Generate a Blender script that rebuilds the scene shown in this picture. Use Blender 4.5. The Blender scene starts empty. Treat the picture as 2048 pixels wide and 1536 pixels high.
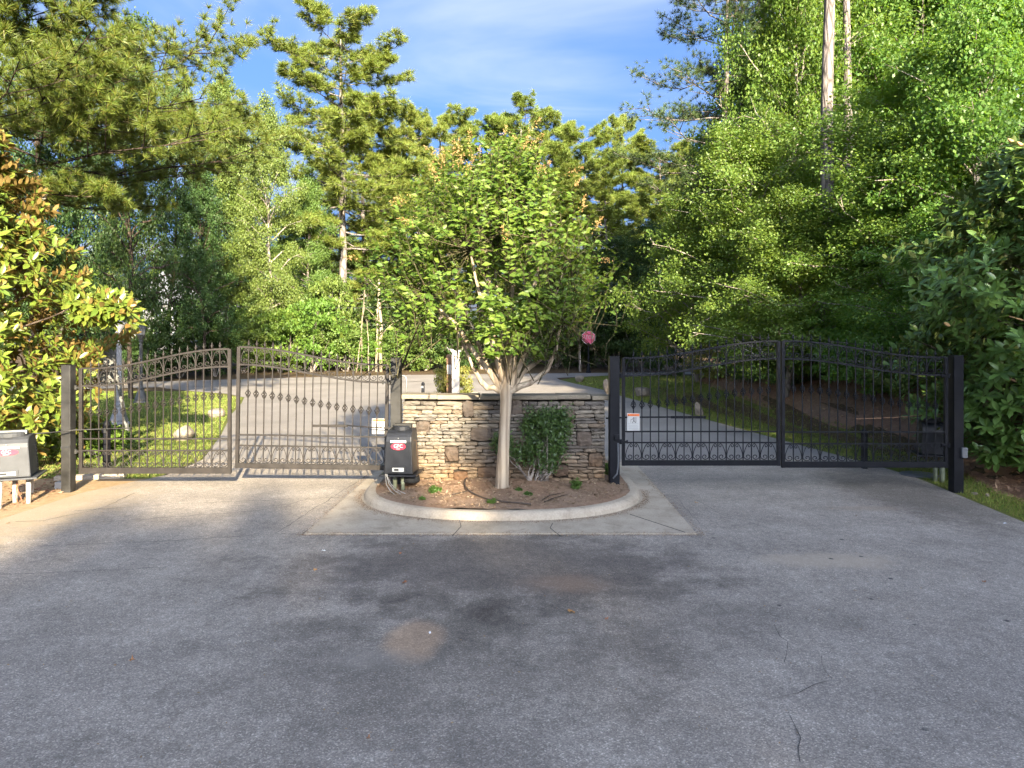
import bpy, math, random
import numpy as np
from mathutils import Vector, Matrix

# ------------------------------------------------------------------ camera, sky, sun, exposure
scene = bpy.context.scene
F, CX, HY, CAMH = 1365.0, 1024.0, 690.0, 2.14          # focal length and horizon in photo pixels (2048 wide)
SUN = Vector((0.287, -0.957, 0.318)).normalized()       # towards the sun: low, behind the viewer, a little to the right

cam_d = bpy.data.cameras.new('camera')
cam = bpy.data.objects.new('camera', cam_d)
scene.collection.objects.link(cam)
cam.location = (0, 0, CAMH)
cam.rotation_euler = (math.radians(90), 0, 0)
cam_d.sensor_width = 36.0
cam_d.lens = 36.0 * F / 2048.0
cam_d.shift_y = -(768.0 - HY) / 2048.0
cam_d.clip_start = 0.05
cam_d.clip_end = 3000
scene.camera = cam

world = bpy.data.worlds.new('World')
scene.world = world
world.use_nodes = True
wt = world.node_tree
wt.nodes.clear()
SKY_STRENGTH = 0.111
def build_world():
    n, l = wt.nodes, wt.links
    out = n.new('ShaderNodeOutputWorld'); bg = n.new('ShaderNodeBackground')
    sky = n.new('ShaderNodeTexSky'); sky.sky_type = 'NISHITA'; sky.sun_disc = False
    sky.sun_elevation = math.asin(SUN.z)
    sky.sun_rotation = math.atan2(SUN.x, SUN.y)
    sky.altitude = 0; sky.air_density = 0.62; sky.dust_density = 10.0; sky.ozone_density = 6.0
    tc = n.new('ShaderNodeTexCoord')
    # thin cirrus: stretched noise on a high flat layer
    sep = n.new('ShaderNodeSeparateXYZ'); l.new(tc.outputs['Generated'], sep.inputs[0])
    zc = n.new('ShaderNodeMath'); zc.operation = 'MAXIMUM'; l.new(sep.outputs[2], zc.inputs[0]); zc.inputs[1].default_value = 0.06
    dv = n.new('ShaderNodeVectorMath'); dv.operation = 'DIVIDE'
    cmb = n.new('ShaderNodeCombineXYZ')
    for i in range(3): l.new(zc.outputs[0], cmb.inputs[i])
    l.new(tc.outputs['Generated'], dv.inputs[0]); l.new(cmb.outputs[0], dv.inputs[1])
    mp = n.new('ShaderNodeMapping'); mp.inputs['Rotation'].default_value = (0, 0, math.radians(24)); mp.inputs['Scale'].default_value = (0.6, 1.05, 1)
    mp.inputs['Location'].default_value = (4.4395, 7.2470, 0)
    l.new(dv.outputs[0], mp.inputs[0])
    nz = n.new('ShaderNodeTexNoise'); nz.inputs['Scale'].default_value = 0.75; nz.inputs['Detail'].default_value = 7; nz.inputs['Roughness'].default_value = 0.5; nz.inputs['Distortion'].default_value = 0.5
    l.new(mp.outputs[0], nz.inputs['Vector'])
    rp = n.new('ShaderNodeValToRGB'); rp.color_ramp.elements[0].position = 0.47; rp.color_ramp.elements[1].position = 0.76
    rp.color_ramp.interpolation = 'EASE'
    l.new(nz.outputs[0], rp.inputs[0])
    mx = n.new('ShaderNodeMix'); mx.data_type = 'RGBA'
    mul = n.new('ShaderNodeMath'); mul.operation = 'MULTIPLY'; mul.inputs[1].default_value = 0.8
    l.new(rp.outputs[0], mul.inputs[0]); l.new(mul.outputs[0], mx.inputs['Factor'])
    l.new(sky.outputs[0], mx.inputs[6]); mx.inputs[7].default_value = (1.9, 2.05, 2.4, 1)
    l.new(mx.outputs[2], bg.inputs[0]); bg.inputs[1].default_value = SKY_STRENGTH
    l.new(bg.outputs[0], out.inputs[0])
build_world()

sun_d = bpy.data.lights.new('sun', 'SUN'); sun_d.energy = 5.0; sun_d.angle = math.radians(0.55); sun_d.color = (1.0, 0.87, 0.64)
sun_o = bpy.data.objects.new('sun', sun_d); scene.collection.objects.link(sun_o)
sun_o.rotation_euler = (-SUN).to_track_quat('-Z', 'Y').to_euler()

vs = scene.view_settings
vs.view_transform = 'Standard'; vs.look = 'None'; vs.exposure = 2.4; vs.gamma = 1.0; vs.use_curve_mapping = False
cy = scene.cycles
cy.use_denoising = True
try: cy.denoiser = 'OPENIMAGEDENOISE'; cy.denoising_prefilter = 'ACCURATE'
except Exception: pass
cy.max_bounces = 8; cy.diffuse_bounces = 6; cy.glossy_bounces = 2; cy.transmission_bounces = 4; cy.transparent_max_bounces = 4
cy.caustics_reflective = False; cy.caustics_refractive = False
cy.sample_clamp_indirect = 6.0
cy.use_adaptive_sampling = True; cy.adaptive_threshold = 0.02

# ------------------------------------------------------------------ helpers
COL = scene.collection
RNG = np.random.default_rng(7)
random.seed(7)
PI = math.pi

def P(px, py, Y):
    return Vector(((px - CX) / F * Y, Y, CAMH - (py - HY) / F * Y))
def G(px, py, z=0.0):
    Y = F * (CAMH - z) / (py - HY)
    return Vector(((px - CX) / F * Y, Y, z))

def tag(o, label=None, cat=None, group=None, kind=None):
    if label: o['label'] = label
    if cat: o['category'] = cat
    if group: o['group'] = group
    if kind: o['kind'] = kind
    return o

def link(name, data, parent=None, loc=None, rot=None, scale=None):
    o = bpy.data.objects.new(name, data)
    COL.objects.link(o)
    if parent is not None: o.parent = parent
    if loc is not None: o.location = loc
    if rot is not None: o.rotation_euler = rot
    if scale is not None: o.scale = scale
    return o
def empty(name, loc, label, cat, group=None, rot=None):
    o = link(name, None, None, loc, rot)
    o.empty_display_size = 0.2
    return tag(o, label, cat, group)

class MB:
    """collects simple shapes into one mesh"""
    def __init__(s): s.v = []; s.f = []; s.m = []; s.mi = 0
    def add(s, vs_, fs_):
        b = len(s.v)
        s.v.extend([tuple(v) for v in vs_])
        for f in fs_:
            s.f.append(tuple(i + b for i in f)); s.m.append(s.mi)
        return s
    def box(s, c, d, rot=None):
        hx, hy, hz = d[0] / 2, d[1] / 2, d[2] / 2
        vs_ = [Vector((x, y, z)) for z in (-hz, hz) for y in (-hy, hy) for x in (-hx, hx)]
        if rot is not None: vs_ = [rot @ v for v in vs_]
        c = Vector(c)
        return s.add([v + c for v in vs_], [(0, 2, 3, 1), (4, 5, 7, 6), (0, 1, 5, 4), (2, 6, 7, 3), (0, 4, 6, 2), (1, 3, 7, 5)])
    def tube(s, pts, r, n=6, cap=True, phase=0.0, flat=1.0):
        pts = [Vector(p) for p in pts]; N = len(pts)
        rs = r if hasattr(r, '__len__') else [r] * N
        t0 = (pts[1] - pts[0]).normalized()
        ref = Vector((0, 0, 1)) if abs(t0.z) < 0.9 else Vector((0, 1, 0))
        u = t0.cross(ref).normalized()
        vs_ = []; fs_ = []
        for i in range(N):
            t = (pts[min(i + 1, N - 1)] - pts[max(i - 1, 0)])
            if t.length < 1e-9: t = t0
            t.normalize()
            u = (u - t * u.dot(t))
            if u.length < 1e-6: u = t.orthogonal()
            u.normalize(); w = t.cross(u)
            for k in range(n):
                a = phase + 2 * PI * k / n
                vs_.append(pts[i] + u * math.cos(a) * rs[i] + w * math.sin(a) * rs[i] * flat)
        for i in range(N - 1):
            for k in range(n):
                a, b = i * n + k, i * n + (k + 1) % n
                fs_.append((a, b, b + n, a + n))
        if cap:
            fs_.append(tuple(range(n))[::-1]); fs_.append(tuple((N - 1) * n + k for k in range(n)))
        return s.add(vs_, fs_)
    def lathe(s, prof, n=16, c=(0, 0, 0)):
        vs_ = []; fs_ = []
        for r, z in prof:
            for k in range(n):
                a = 2 * PI * k / n
                vs_.append((c[0] + r * math.cos(a), c[1] + r * math.sin(a), c[2] + z))
        for i in range(len(prof) - 1):
            for k in range(n):
                a, b = i * n + k, i * n + (k + 1) % n
                fs_.append((a, b, b + n, a + n))
        fs_.append(tuple(range(n))[::-1]); fs_.append(tuple((len(prof) - 1) * n + k for k in range(n)))
        return s.add(vs_, fs_)
    def prism(s, poly, axis_vec, org=(0, 0, 0), ex=(1, 0, 0), ey=(0, 0, 1)):
        ex, ey, o, a = Vector(ex), Vector(ey), Vector(org), Vector(axis_vec)
        n = len(poly)
        b = [o + ex * p[0] + ey * p[1] for p in poly]
        return s.add(b + [v + a for v in b], [tuple(range(n)), tuple(range(2 * n - 1, n - 1, -1))] + [(i, i + n, (i + 1) % n + n, (i + 1) % n) for i in range(n)])
    def mesh(s, name, mat=None, smooth=False):
        me = bpy.data.meshes.new(name)
        me.from_pydata(s.v, [], s.f)
        for m_ in (mat if isinstance(mat, (list, tuple)) else [mat]):
            if m_ is not None: me.materials.append(m_)
        if any(s.m): me.polygons.foreach_set('material_index', s.m)
        if smooth: me.polygons.foreach_set('use_smooth', [True] * len(me.polygons))
        me.update()
        return me
    def build(s, name, mat, parent=None, loc=None, smooth=False, bevel=0, rot=None):
        o = link(name, s.mesh(name, mat, smooth), parent, loc, rot)
        if bevel:
            b = o.modifiers.new('edge', 'BEVEL'); b.width = bevel; b.segments = 2; b.limit_method = 'ANGLE'
        return o

def np_mesh(name, V, Fc, mat, smooth=False):
    """fast mesh from numpy arrays: V (n,3), Fc (m,k)"""
    V = np.asarray(V, np.float32).reshape(-1, 3); Fc = np.asarray(Fc, np.int32); k = Fc.shape[1]
    me = bpy.data.meshes.new(name)
    me.vertices.add(len(V)); me.vertices.foreach_set('co', V.ravel())
    me.loops.add(Fc.size); me.loops.foreach_set('vertex_index', Fc.ravel())
    me.polygons.add(len(Fc)); me.polygons.foreach_set('loop_start', np.arange(0, Fc.size, k, dtype=np.int32))
    if smooth: me.polygons.foreach_set('use_smooth', np.ones(len(Fc), bool))
    if mat is not None: me.materials.append(mat)
    me.update(calc_edges=True)
    return me
def unit(a):
    return a / np.maximum(np.linalg.norm(a, axis=-1, keepdims=True), 1e-9)
def leaves(pos, d, nrm, L, W, kind='fold'):
    """leaf blades: base at pos, pointing along d, face towards nrm"""
    n = len(pos); d = unit(d); s = unit(np.cross(d, nrm)); nn = unit(np.cross(s, d))
    L = np.broadcast_to(np.asarray(L, float), (n,))[:, None]; W = np.broadcast_to(np.asarray(W, float), (n,))[:, None]
    if kind == 'needle':
        V = np.stack([pos + s * W / 2, pos - s * W / 2, pos + d * L], 1)
        Fc = np.arange(n)[:, None] * 3 + np.array([[0, 1, 2]])
        return V.reshape(-1, 3), Fc
    if kind == 'quad':
        V = np.stack([pos, pos + d * L * .5 + s * W / 2, pos + d * L, pos + d * L * .5 - s * W / 2], 1)
        i = np.arange(n)[:, None] * 4
        return V.reshape(-1, 3), np.concatenate([i + np.array([[0, 1, 2]]), i + np.array([[0, 2, 3]])], 1).reshape(-1, 3)
    if kind == 'long':          # magnolia leaf: two rows across, gently arched and folded
        V = np.stack([pos, pos + d * L * .33 + s * W * .46 + nn * L * .05, pos + d * L * .33 + nn * (L * .05 - W * .12), pos + d * L * .33 - s * W * .46 + nn * L * .05,
                      pos + d * L * .70 + s * W * .44 + nn * L * .03, pos + d * L * .70 + nn * (L * .03 - W * .10), pos + d * L * .70 - s * W * .44 + nn * L * .03,
                      pos + d * L - nn * L * .06], 1)
        i = np.arange(n)[:, None] * 8
        T = [[0, 1, 2], [0, 2, 3], [1, 4, 5], [1, 5, 2], [2, 5, 6], [2, 6, 3], [4, 7, 5], [5, 7, 6]]
        return V.reshape(-1, 3), np.concatenate([i + np.array([t]) for t in T], 1).reshape(-1, 3)
    V = np.stack([pos, pos + d * L * .45 + s * W / 2 + nn * W * .16, pos + d * L * .5, pos + d * L * .45 - s * W / 2 + nn * W * .16, pos + d * L - nn * L * .08], 1)
    i = np.arange(n)[:, None] * 5
    T = [[0, 1, 2], [0, 2, 3], [1, 4, 2], [2, 4, 3]]
    return V.reshape(-1, 3), np.concatenate([i + np.array([t]) for t in T], 1).reshape(-1, 3)
def cat_mesh(parts):
    Vs, Fs, b = [], [], 0
    for V, Fc in parts:
        Vs.append(V); Fs.append(Fc + b); b += len(V)
    return np.concatenate(Vs), np.concatenate(Fs)

# ------------------------------------------------------------------ materials
class Nt:
    def __init__(s, name):
        s.mat = bpy.data.materials.new(name); s.mat.use_nodes = True
        s.t = s.mat.node_tree; s.n = s.t.nodes; s.n.clear(); s.l = s.t.links
        s.out = s.n.new('ShaderNodeOutputMaterial')
        s._pos = None
    def new(s, typ, **kw):
        nd = s.n.new(typ)
        for k, v in kw.items():
            if k in nd.inputs: s.put(nd.inputs[k], v)
            else: setattr(nd, k, v)
        return nd
    def put(s, sock, v):
        if hasattr(v, 'is_output'): s.l.new(v, sock)
        elif hasattr(v, '__len__') and sock.type == 'RGBA' and len(v) == 3: sock.default_value = (*v, 1)
        else: sock.default_value = v
    def pos(s):
        if s._pos is None: s._pos = s.n.new('ShaderNodeNewGeometry')
        return s._pos.outputs['Position']
    def geo(s, k):
        s.pos(); return s._pos.outputs[k]
    def noise(s, scale, detail=3, rough=.5, vec=None, dist=0.0):
        nd = s.new('ShaderNodeTexNoise', Scale=scale, Detail=detail, Roughness=rough, Distortion=dist)
        s.l.new(vec if vec is not None else s.pos(), nd.inputs['Vector']); return nd.outputs[0]
    def objco(s):
        return s.new('ShaderNodeTexCoord').outputs['Object']
    def voro(s, scale, feature='F1', vec=None, out='Distance', rand=1.0):
        nd = s.n.new('ShaderNodeTexVoronoi'); nd.feature = feature; nd.inputs['Scale'].default_value = scale
        nd.inputs['Randomness'].default_value = rand
        s.l.new(vec if vec is not None else s.pos(), nd.inputs['Vector']); return nd.outputs[out]
    def ramp(s, fac, *stops, interp='LINEAR'):
        nd = s.n.new('ShaderNodeValToRGB'); cr = nd.color_ramp; cr.interpolation = interp
        while len(cr.elements) < len(stops): cr.elements.new(0.5)
        for e, (p_, c_) in zip(cr.elements, stops):
            e.position = p_; e.color = (*c_, 1) if hasattr(c_, '__len__') else (c_, c_, c_, 1)
        s.put(nd.inputs[0], fac); return nd.outputs[0]
    def math(s, op, a, b=0.0, clamp=False):
        nd = s.n.new('ShaderNodeMath'); nd.operation = op; nd.use_clamp = clamp
        s.put(nd.inputs[0], a); s.put(nd.inputs[1], b); return nd.outputs[0]
    def mix(s, fac, a, b, mode='MIX'):
        nd = s.n.new('ShaderNodeMix'); nd.data_type = 'RGBA'; nd.blend_type = mode
        s.put(nd.inputs[0], fac); s.put(nd.inputs[6], a); s.put(nd.inputs[7], b); return nd.outputs[2]
    def spot(s, x, y, rx, ry, soft=.5, wob=None):
        """soft stain round a place on the ground"""
        sp = s.n.new('ShaderNodeSeparateXYZ'); s.l.new(s.pos(), sp.inputs[0])
        a = s.math('DIVIDE', s.math('SUBTRACT', sp.outputs[0], x), rx); b = s.math('DIVIDE', s.math('SUBTRACT', sp.outputs[1], y), ry)
        d = s.math('SQRT', s.math('ADD', s.math('MULTIPLY', a, a), s.math('MULTIPLY', b, b)))
        if wob is not None: d = s.math('ADD', d, wob)
        nd = s.n.new('ShaderNodeMapRange'); nd.interpolation_type = 'SMOOTHSTEP'
        s.put(nd.inputs[0], d); nd.inputs[1].default_value = 1 - soft; nd.inputs[2].default_value = 1 + soft; nd.inputs[3].default_value = 1; nd.inputs[4].default_value = 0
        return nd.outputs[0]
    def bump(s, h, strength=.3, dist=.02):
        return s.new('ShaderNodeBump', Height=h, Strength=strength, Distance=dist).outputs[0]
    def bsdf(s, color, rough=.6, spec=.4, metal=0.0, normal=None, coat=0.0):
        nd = s.n.new('ShaderNodeBsdfPrincipled')
        s.put(nd.inputs['Base Color'], color); s.put(nd.inputs['Roughness'], rough); s.put(nd.inputs['Specular IOR Level'], spec); s.put(nd.inputs['Metallic'], metal)
        if coat: nd.inputs['Coat Weight'].default_value = coat; nd.inputs['Coat Roughness'].default_value = .12
        if normal is not None: s.put(nd.inputs['Normal'], normal)
        return nd.outputs[0]
    def done(s, sh):
        s.l.new(sh, s.out.inputs[0]); return s.mat

def simple(name, col, rough=.55, spec=.4, metal=0.0, var=.25, scale=14, bump=0.0, coat=0.0):
    m = Nt(name); oc = m.objco()
    nz = m.noise(scale, 5, .6, oc)
    c = m.mix(m.ramp(nz, (.3, 0.), (.75, 1.)), tuple(x * (1 - var) for x in col), tuple(min(1, x * (1 + var)) for x in col))
    r = m.ramp(m.noise(scale * .6, 4, .6, oc), (.3, max(0., rough - .1)), (.7, min(1., rough + .12)))
    return m.done(m.bsdf(c, r, spec, metal, m.bump(m.noise(scale * 6, 3, .6, oc), bump, .004) if bump else None, coat))

def leaf_mat(name, cols, trans=.35, rough=.5, spec=.35, back=None, hue=.06, tcol=1.35):
    m = Nt(name)
    rnd = m.geo('Random Per Island')
    c = m.ramp(rnd, *[(i / max(1, len(cols) - 1), k) for i, k in enumerate(cols)])
    oi = m.n.new('ShaderNodeObjectInfo')
    hs = m.n.new('ShaderNodeHueSaturation')
    m.put(hs.inputs['Hue'], m.math('ADD', .5 - hue / 4, m.math('MULTIPLY', oi.outputs['Random'], hue / 2)))
    m.put(hs.inputs['Value'], m.math('ADD', .86, m.math('MULTIPLY', m.noise(.55, 2), .3)))
    m.put(hs.inputs['Color'], c); c = hs.outputs[0]
    if back is not None: c = m.mix(m.geo('Backfacing'), c, back)
    p = m.bsdf(c, rough, spec)
    tr = m.n.new('ShaderNodeBsdfTranslucent')
    m.put(tr.inputs[0], m.mix(1.0, c, (1.15 * tcol, 1.1 * tcol, .45 * tcol), 'MULTIPLY'))
    mx = m.n.new('ShaderNodeMixShader'); mx.inputs[0].default_value = trans
    m.l.new(p, mx.inputs[1]); m.l.new(tr.outputs[0], mx.inputs[2])
    return m.done(mx.outputs[0])

def bark_mat(name, a, b, scale=9, stretch=.18, rough=.9):
    m = Nt(name); oc = m.objco()
    mp = m.n.new('ShaderNodeMapping'); mp.inputs['Scale'].default_value = (1, 1, stretch); m.l.new(oc, mp.inputs[0])
    nz = m.noise(scale, 6, .65, mp.outputs[0], 1.2)
    v = m.voro(scale * .9, 'DISTANCE_TO_EDGE', mp.outputs[0])
    h = m.mix(.5, nz, m.ramp(v, (0, 0.), (.25, 1.)))
    c = m.mix(m.ramp(h, (.25, 0.), (.7, 1.)), a, b)
    return m.done(m.bsdf(c, rough, .2, 0, m.bump(h, .8, .03)))

M = {}
M['black'] = simple('black_gate_paint', (.009, .0095, .012), .42, .14, 0, .3, 9, .05)
M['black_old_sunlit'] = simple('weathered_sunlit_black_paint', (.026, .0245, .022), .5, .25, 0, .6, 5, .12)  # mottled black paint; its sunlit grey is put into the colour
M['gate_sunlit'] = simple('sunlit_black_gate_paint', (.024, .020, .017), .5, .25, 0, .35, 7, .08)  # black gate paint lightened, sunlight put into the colour
M['plastic_black'] = simple('black_plastic_housing', (.014, .015, .018), .35, .3, 0, .2, 6, .02)
M['plastic_grey'] = simple('grey_plastic_housing', (.055, .056, .058), .55, .25, 0, .2, 6, .02)  # plain grey plastic, lighter than the black housings
M['pvc'] = simple('white_plastic_pipe', (.36, .34, .31), .6, .3, 0, .12, 8)
M['galv'] = simple('galvanised_steel', (.20, .20, .19), .5, .4, .4, .2, 22)
M['white'] = simple('white_sign_face', (.42, .41, .38), .5, .3, 0, .05, 6)
M['orange'] = simple('orange_print', (.75, .16, .03), .5, .4, 0, .1, 6)
M['red'] = simple('red_print', (.62, .015, .04), .45, .4, 0, .1, 9)
M['stop_red'] = simple('pinkish_red_sign_face', (.70, .10, .18), .55, .3, 0, .15, 9)  # sign red toned pinker and brighter
M['ink'] = simple('black_print', (.02, .02, .02), .6, .3, 0, .1, 9)
M['crack'] = simple('grit_filled_crack', (.085, .078, .07), .95, .1, 0, .5, 30)
M['grey_ink'] = simple('grey_print', (.3, .3, .29), .6, .3, 0, .1, 9)
M['display'] = simple('display_window', (.32, .33, .33), .25, .5, 0, .15, 20)
M['lamp_white'] = simple('pale_painted_lamp_post', (.38, .36, .35), .5, .3, 0, .15, 7, .05)
M['lamp_dark'] = simple('weathered_dark_lamp_post', (.075, .07, .062), .5, .4, 0, .3, 7, .05)
M['glass'] = simple('frosted_lantern_glass', (.22, .215, .2), .3, .4, 0, .08, 7)
M['stucco'] = simple('pale_stucco', (.42, .38, .33), .8, .2, 0, .1, 6, .2)
M['brown_wood'] = simple('weathered_brown_wood', (.20, .12, .07), .8, .2, 0, .35, 8, .2)
M['wire'] = simple('grey_cable', (.26, .25, .23), .6, .3)
M['copper_wire'] = simple('red_brown_cable', (.32, .10, .05), .6, .3)
M['hose'] = simple('dark_brown_tubing', (.075, .055, .042), .7, .3)
M['conduit'] = simple('grey_conduit', (.10, .104, .11), .5, .4, 0, .15)
M['green_pipe'] = simple('mossy_pipe', (.20, .22, .15), .7, .3, 0, .3)
M['roof'] = simple('grey_shingle_roof', (.12, .125, .14), .85, .2, 0, .25, 3)
M['siding'] = simple('pale_siding', (.10, .10, .10), .8, .2, 0, .1, 2)
M['pane'] = simple('dark_window_pane', (.05, .06, .08), .12, .5)
M['trim'] = simple('white_trim', (.3, .3, .3), .6, .3, 0, .05)
M['cable'] = simple('overhead_cable', (.04, .04, .04), .6, .3)
M['dead_leaf'] = leaf_mat('dry_fallen_leaf', [(.30, .13, .05), (.40, .20, .09), (.22, .08, .03)], .15, .7, .2)
M['paper'] = simple('white_scrap', (.8, .8, .8), .6, .3, 0, .05)

M['bark_pine'] = bark_mat('pine_bark', (.075, .062, .055), (.235, .20, .175), 5, .3)
M['bark_grey'] = bark_mat('grey_bark', (.13, .105, .085), (.36, .31, .26), 8, .2)
M['bark_dark'] = bark_mat('dark_bark', (.028, .02, .015), (.085, .062, .045), 7, .2)
M['bark_crape'] = bark_mat('smooth_tan_bark', (.23, .175, .12), (.40, .325, .235), 9, .06, .8)
M['twig'] = bark_mat('green_brown_twigs', (.045, .042, .02), (.10, .085, .045), 20, .2)
M['bark_dead'] = bark_mat('bleached_dead_wood', (.17, .135, .09), (.27, .225, .155), 8, .1)

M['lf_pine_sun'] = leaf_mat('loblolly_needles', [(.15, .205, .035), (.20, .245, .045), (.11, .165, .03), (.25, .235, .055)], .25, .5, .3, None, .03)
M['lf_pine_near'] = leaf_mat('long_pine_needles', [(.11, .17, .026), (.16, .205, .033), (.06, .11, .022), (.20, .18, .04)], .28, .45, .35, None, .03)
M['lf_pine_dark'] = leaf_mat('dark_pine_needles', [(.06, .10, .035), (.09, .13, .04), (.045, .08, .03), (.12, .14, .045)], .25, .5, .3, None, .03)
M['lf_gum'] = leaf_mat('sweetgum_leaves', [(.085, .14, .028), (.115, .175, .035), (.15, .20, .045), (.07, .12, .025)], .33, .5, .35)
M['lf_gum_shade'] = leaf_mat('shade_toned_leaves', [(.034, .07, .018), (.054, .095, .022), (.07, .11, .028)], .35, .5, .35)  # leaf green darkened, so shade is put into the colour
M['lf_maple'] = leaf_mat('maple_leaves', [(.085, .165, .03), (.12, .21, .038), (.16, .24, .045), (.10, .185, .034), (.17, .23, .045)], .48, .45, .4)
M['lf_bush'] = leaf_mat('bright_shrub_leaves', [(.10, .175, .025), (.14, .21, .035), (.08, .14, .023)], .38, .5, .35)
M['lf_crape'] = leaf_mat('crape_myrtle_leaves', [(.085, .155, .024), (.115, .185, .028), (.155, .21, .036), (.065, .13, .02)], .38, .45, .3, None, .02)
M['lf_seed'] = leaf_mat('dry_seed_panicles', [(.34, .18, .09), (.42, .24, .11), (.30, .20, .07)], .2, .7, .2)
M['lf_flower'] = leaf_mat('magenta_blossom', [(.6, .03, .12), (.7, .05, .2)], .3, .6, .2)
M['lf_magL'] = leaf_mat('magnolia_leaves_sunlit', [(.12, .18, .026), (.16, .21, .03), (.10, .16, .025), (.19, .21, .035), (.13, .19, .028), (.15, .20, .03), (.24, .14, .04)], .25, .36, .45, (.20, .135, .045), .02)
M['lf_magR'] = leaf_mat('magnolia_leaves_glossy', [(.115, .205, .048), (.15, .245, .058), (.095, .175, .042), (.135, .225, .052)], .28, .3, .4, (.11, .14, .05), .02)
M['lf_cone'] = leaf_mat('magnolia_seed_cones', [(.42, .26, .12), (.5, .33, .16)], .1, .7, .2)
M['lf_holly'] = leaf_mat('dark_shrub_leaves', [(.035, .075, .02), (.055, .105, .025), (.08, .14, .03)], .25, .35, .5)
M['lf_privet'] = leaf_mat('clipped_hedge_leaves', [(.12, .16, .035), (.20, .22, .05), (.24, .22, .06)], .3, .5, .3)
M['lf_weed'] = leaf_mat('weed_leaves', [(.06, .12, .022), (.09, .155, .03)], .35, .5, .3)
M['lf_grass'] = leaf_mat('grass_blades', [(.10, .17, .028), (.15, .21, .035), (.20, .22, .05), (.26, .22, .09)], .3, .6, .2)
M['lf_litter'] = leaf_mat('leaf_litter_flakes', [(.25, .15, .09), (.33, .205, .12), (.18, .105, .06), (.42, .29, .18)], .1, .8, .15)
M['lf_chip'] = leaf_mat('bark_mulch_chips', [(.20, .125, .08), (.29, .195, .13), (.13, .08, .05), (.40, .29, .2)], 0.02, .9, .1)

def asphalt():
    m = Nt('worn_asphalt')
    sp1 = m.voro(125, 'F1', None, 'Color'); sp2 = m.noise(190, 2, .6)
    sepc = m.n.new('ShaderNodeSeparateColor'); m.l.new(sp1, sepc.inputs[0])
    big = m.noise(.35, 4, .55); mid = m.noise(1.6, 5, .6)
    grain = m.ramp(sepc.outputs[0], (.0, .085), (.5, .15), (.8, .215), (.94, .30), (1., .44))
    grain2 = m.ramp(sp2, (.3, .10), (.7, .28))
    v = m.mix(.38, grain, grain2)
    v = m.mix(1.0, v, m.ramp(m.noise(11, 6, .75), (.3, .78), (.7, 1.2)), 'MULTIPLY')
    chip = m.ramp(m.voro(46), (.10, 1.), (.20, 0.)); v = m.mix(m.math('MULTIPLY', chip, .32), v, m.ramp(m.noise(25, 1), (.4, .10), (.6, .42)))
    c = m.mix(1.0, v, m.ramp(big, (.3, (1.50, 1.29, 1.06)), (.7, (1.76, 1.50, 1.20))), 'MULTIPLY')
    c = m.mix(1.0, c, m.ramp(mid, (.25, .76), (.75, 1.2)), 'MULTIPLY')
    wob = m.math('MULTIPLY', m.math('SUBTRACT', m.noise(1.6, 8, .72), .5), 2.4)
    wob2 = m.math('MULTIPLY', m.math('SUBTRACT', m.noise(3.6, 8, .72), .5), 1.8)
    # darker sealed patch in front of the island, oily trail towards the viewer
    dk = m.spot(-.15, 6.6, 1.9, 1.05, .40, wob)
    c = m.mix(m.math('MULTIPLY', dk, .8), c, m.mix(1.0, c, (.44, .42, .42), 'MULTIPLY'))
    dk2 = m.spot(-.6, 4.5, 1.2, .9, .6, wob); c = m.mix(m.math('MULTIPLY', dk2, .5), c, m.mix(1.0, c, (.5, .49, .48), 'MULTIPLY'))
    dk3 = m.spot(.5, 5.4, 1.6, .8, .6, wob); c = m.mix(m.math('MULTIPLY', dk3, .45), c, m.mix(1.0, c, (.5, .49, .48), 'MULTIPLY'))
    dk4 = m.spot(5.6, 9.9, .75, 1.9, .45, wob2); c = m.mix(m.math('MULTIPLY', dk4, .7), c, m.mix(1.0, c, (.46, .44, .40), 'MULTIPLY'))
    # sandy stains
    s1 = m.spot(-.705, 4.92, .20, .32, .34, m.math('MULTIPLY', wob2, .5))
    c = m.mix(m.math('MULTIPLY', s1, .75), c, m.mix(.5, m.mix(1.0, c, (1.6, 1.2, .85), 'MULTIPLY'), (.42, .30, .20)))
    s1b = m.spot(-.92, 4.62, .26, .14, .6, wob2); c = m.mix(m.math('MULTIPLY', s1b, .35), c, (.32, .28, .23))
    s2 = m.spot(3.15, 6.75, .62, .22, .5, wob2); c = m.mix(m.math('MULTIPLY', s2, .6), c, (.40, .32, .23))
    s3 = m.spot(.45, 6.1, .35, .22, .6, wob2); c = m.mix(m.math('MULTIPLY', s3, .3), c, (.26, .16, .10))
    s4 = m.spot(-6.6, 8.8, 1.3, 2.2, .5, wob2); c = m.mix(m.math('MULTIPLY', s4, .75), c, (.34, .26, .16))
    s5 = m.spot(4.6, 8.9, .45, .12, .6, wob2); c = m.mix(m.math('MULTIPLY', s5, .4), c, (.30, .22, .15))
    lt = m.spot(-.1, 6.0, 1.6, .22, .5, wob); c = m.mix(m.math('MULTIPLY', lt, .35), c, m.mix(1.0, c, (1.35, 1.35, 1.33), 'MULTIPLY'))
    # small dark pits on the right lane, drawn as dark colour only
    pit = m.ramp(m.math('ADD', m.voro(3.0), m.math('MULTIPLY', m.math('SUBTRACT', m.noise(30, 3), .5), .06)), (.05, 1.), (.085, 0.))
    pm = m.math('MULTIPLY', pit, m.spot(3.0, 6.0, 1.9, 2.8, .35, wob2))
    c = m.mix(m.math('MULTIPLY', pm, .85), c, (.02, .02, .022))
    h = m.mix(.5, sepc.outputs[0], sp2)
    return m.done(m.bsdf(c, .82, .35, 0, m.bump(h, .55, .006)))
M['asphalt'] = asphalt()

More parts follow.
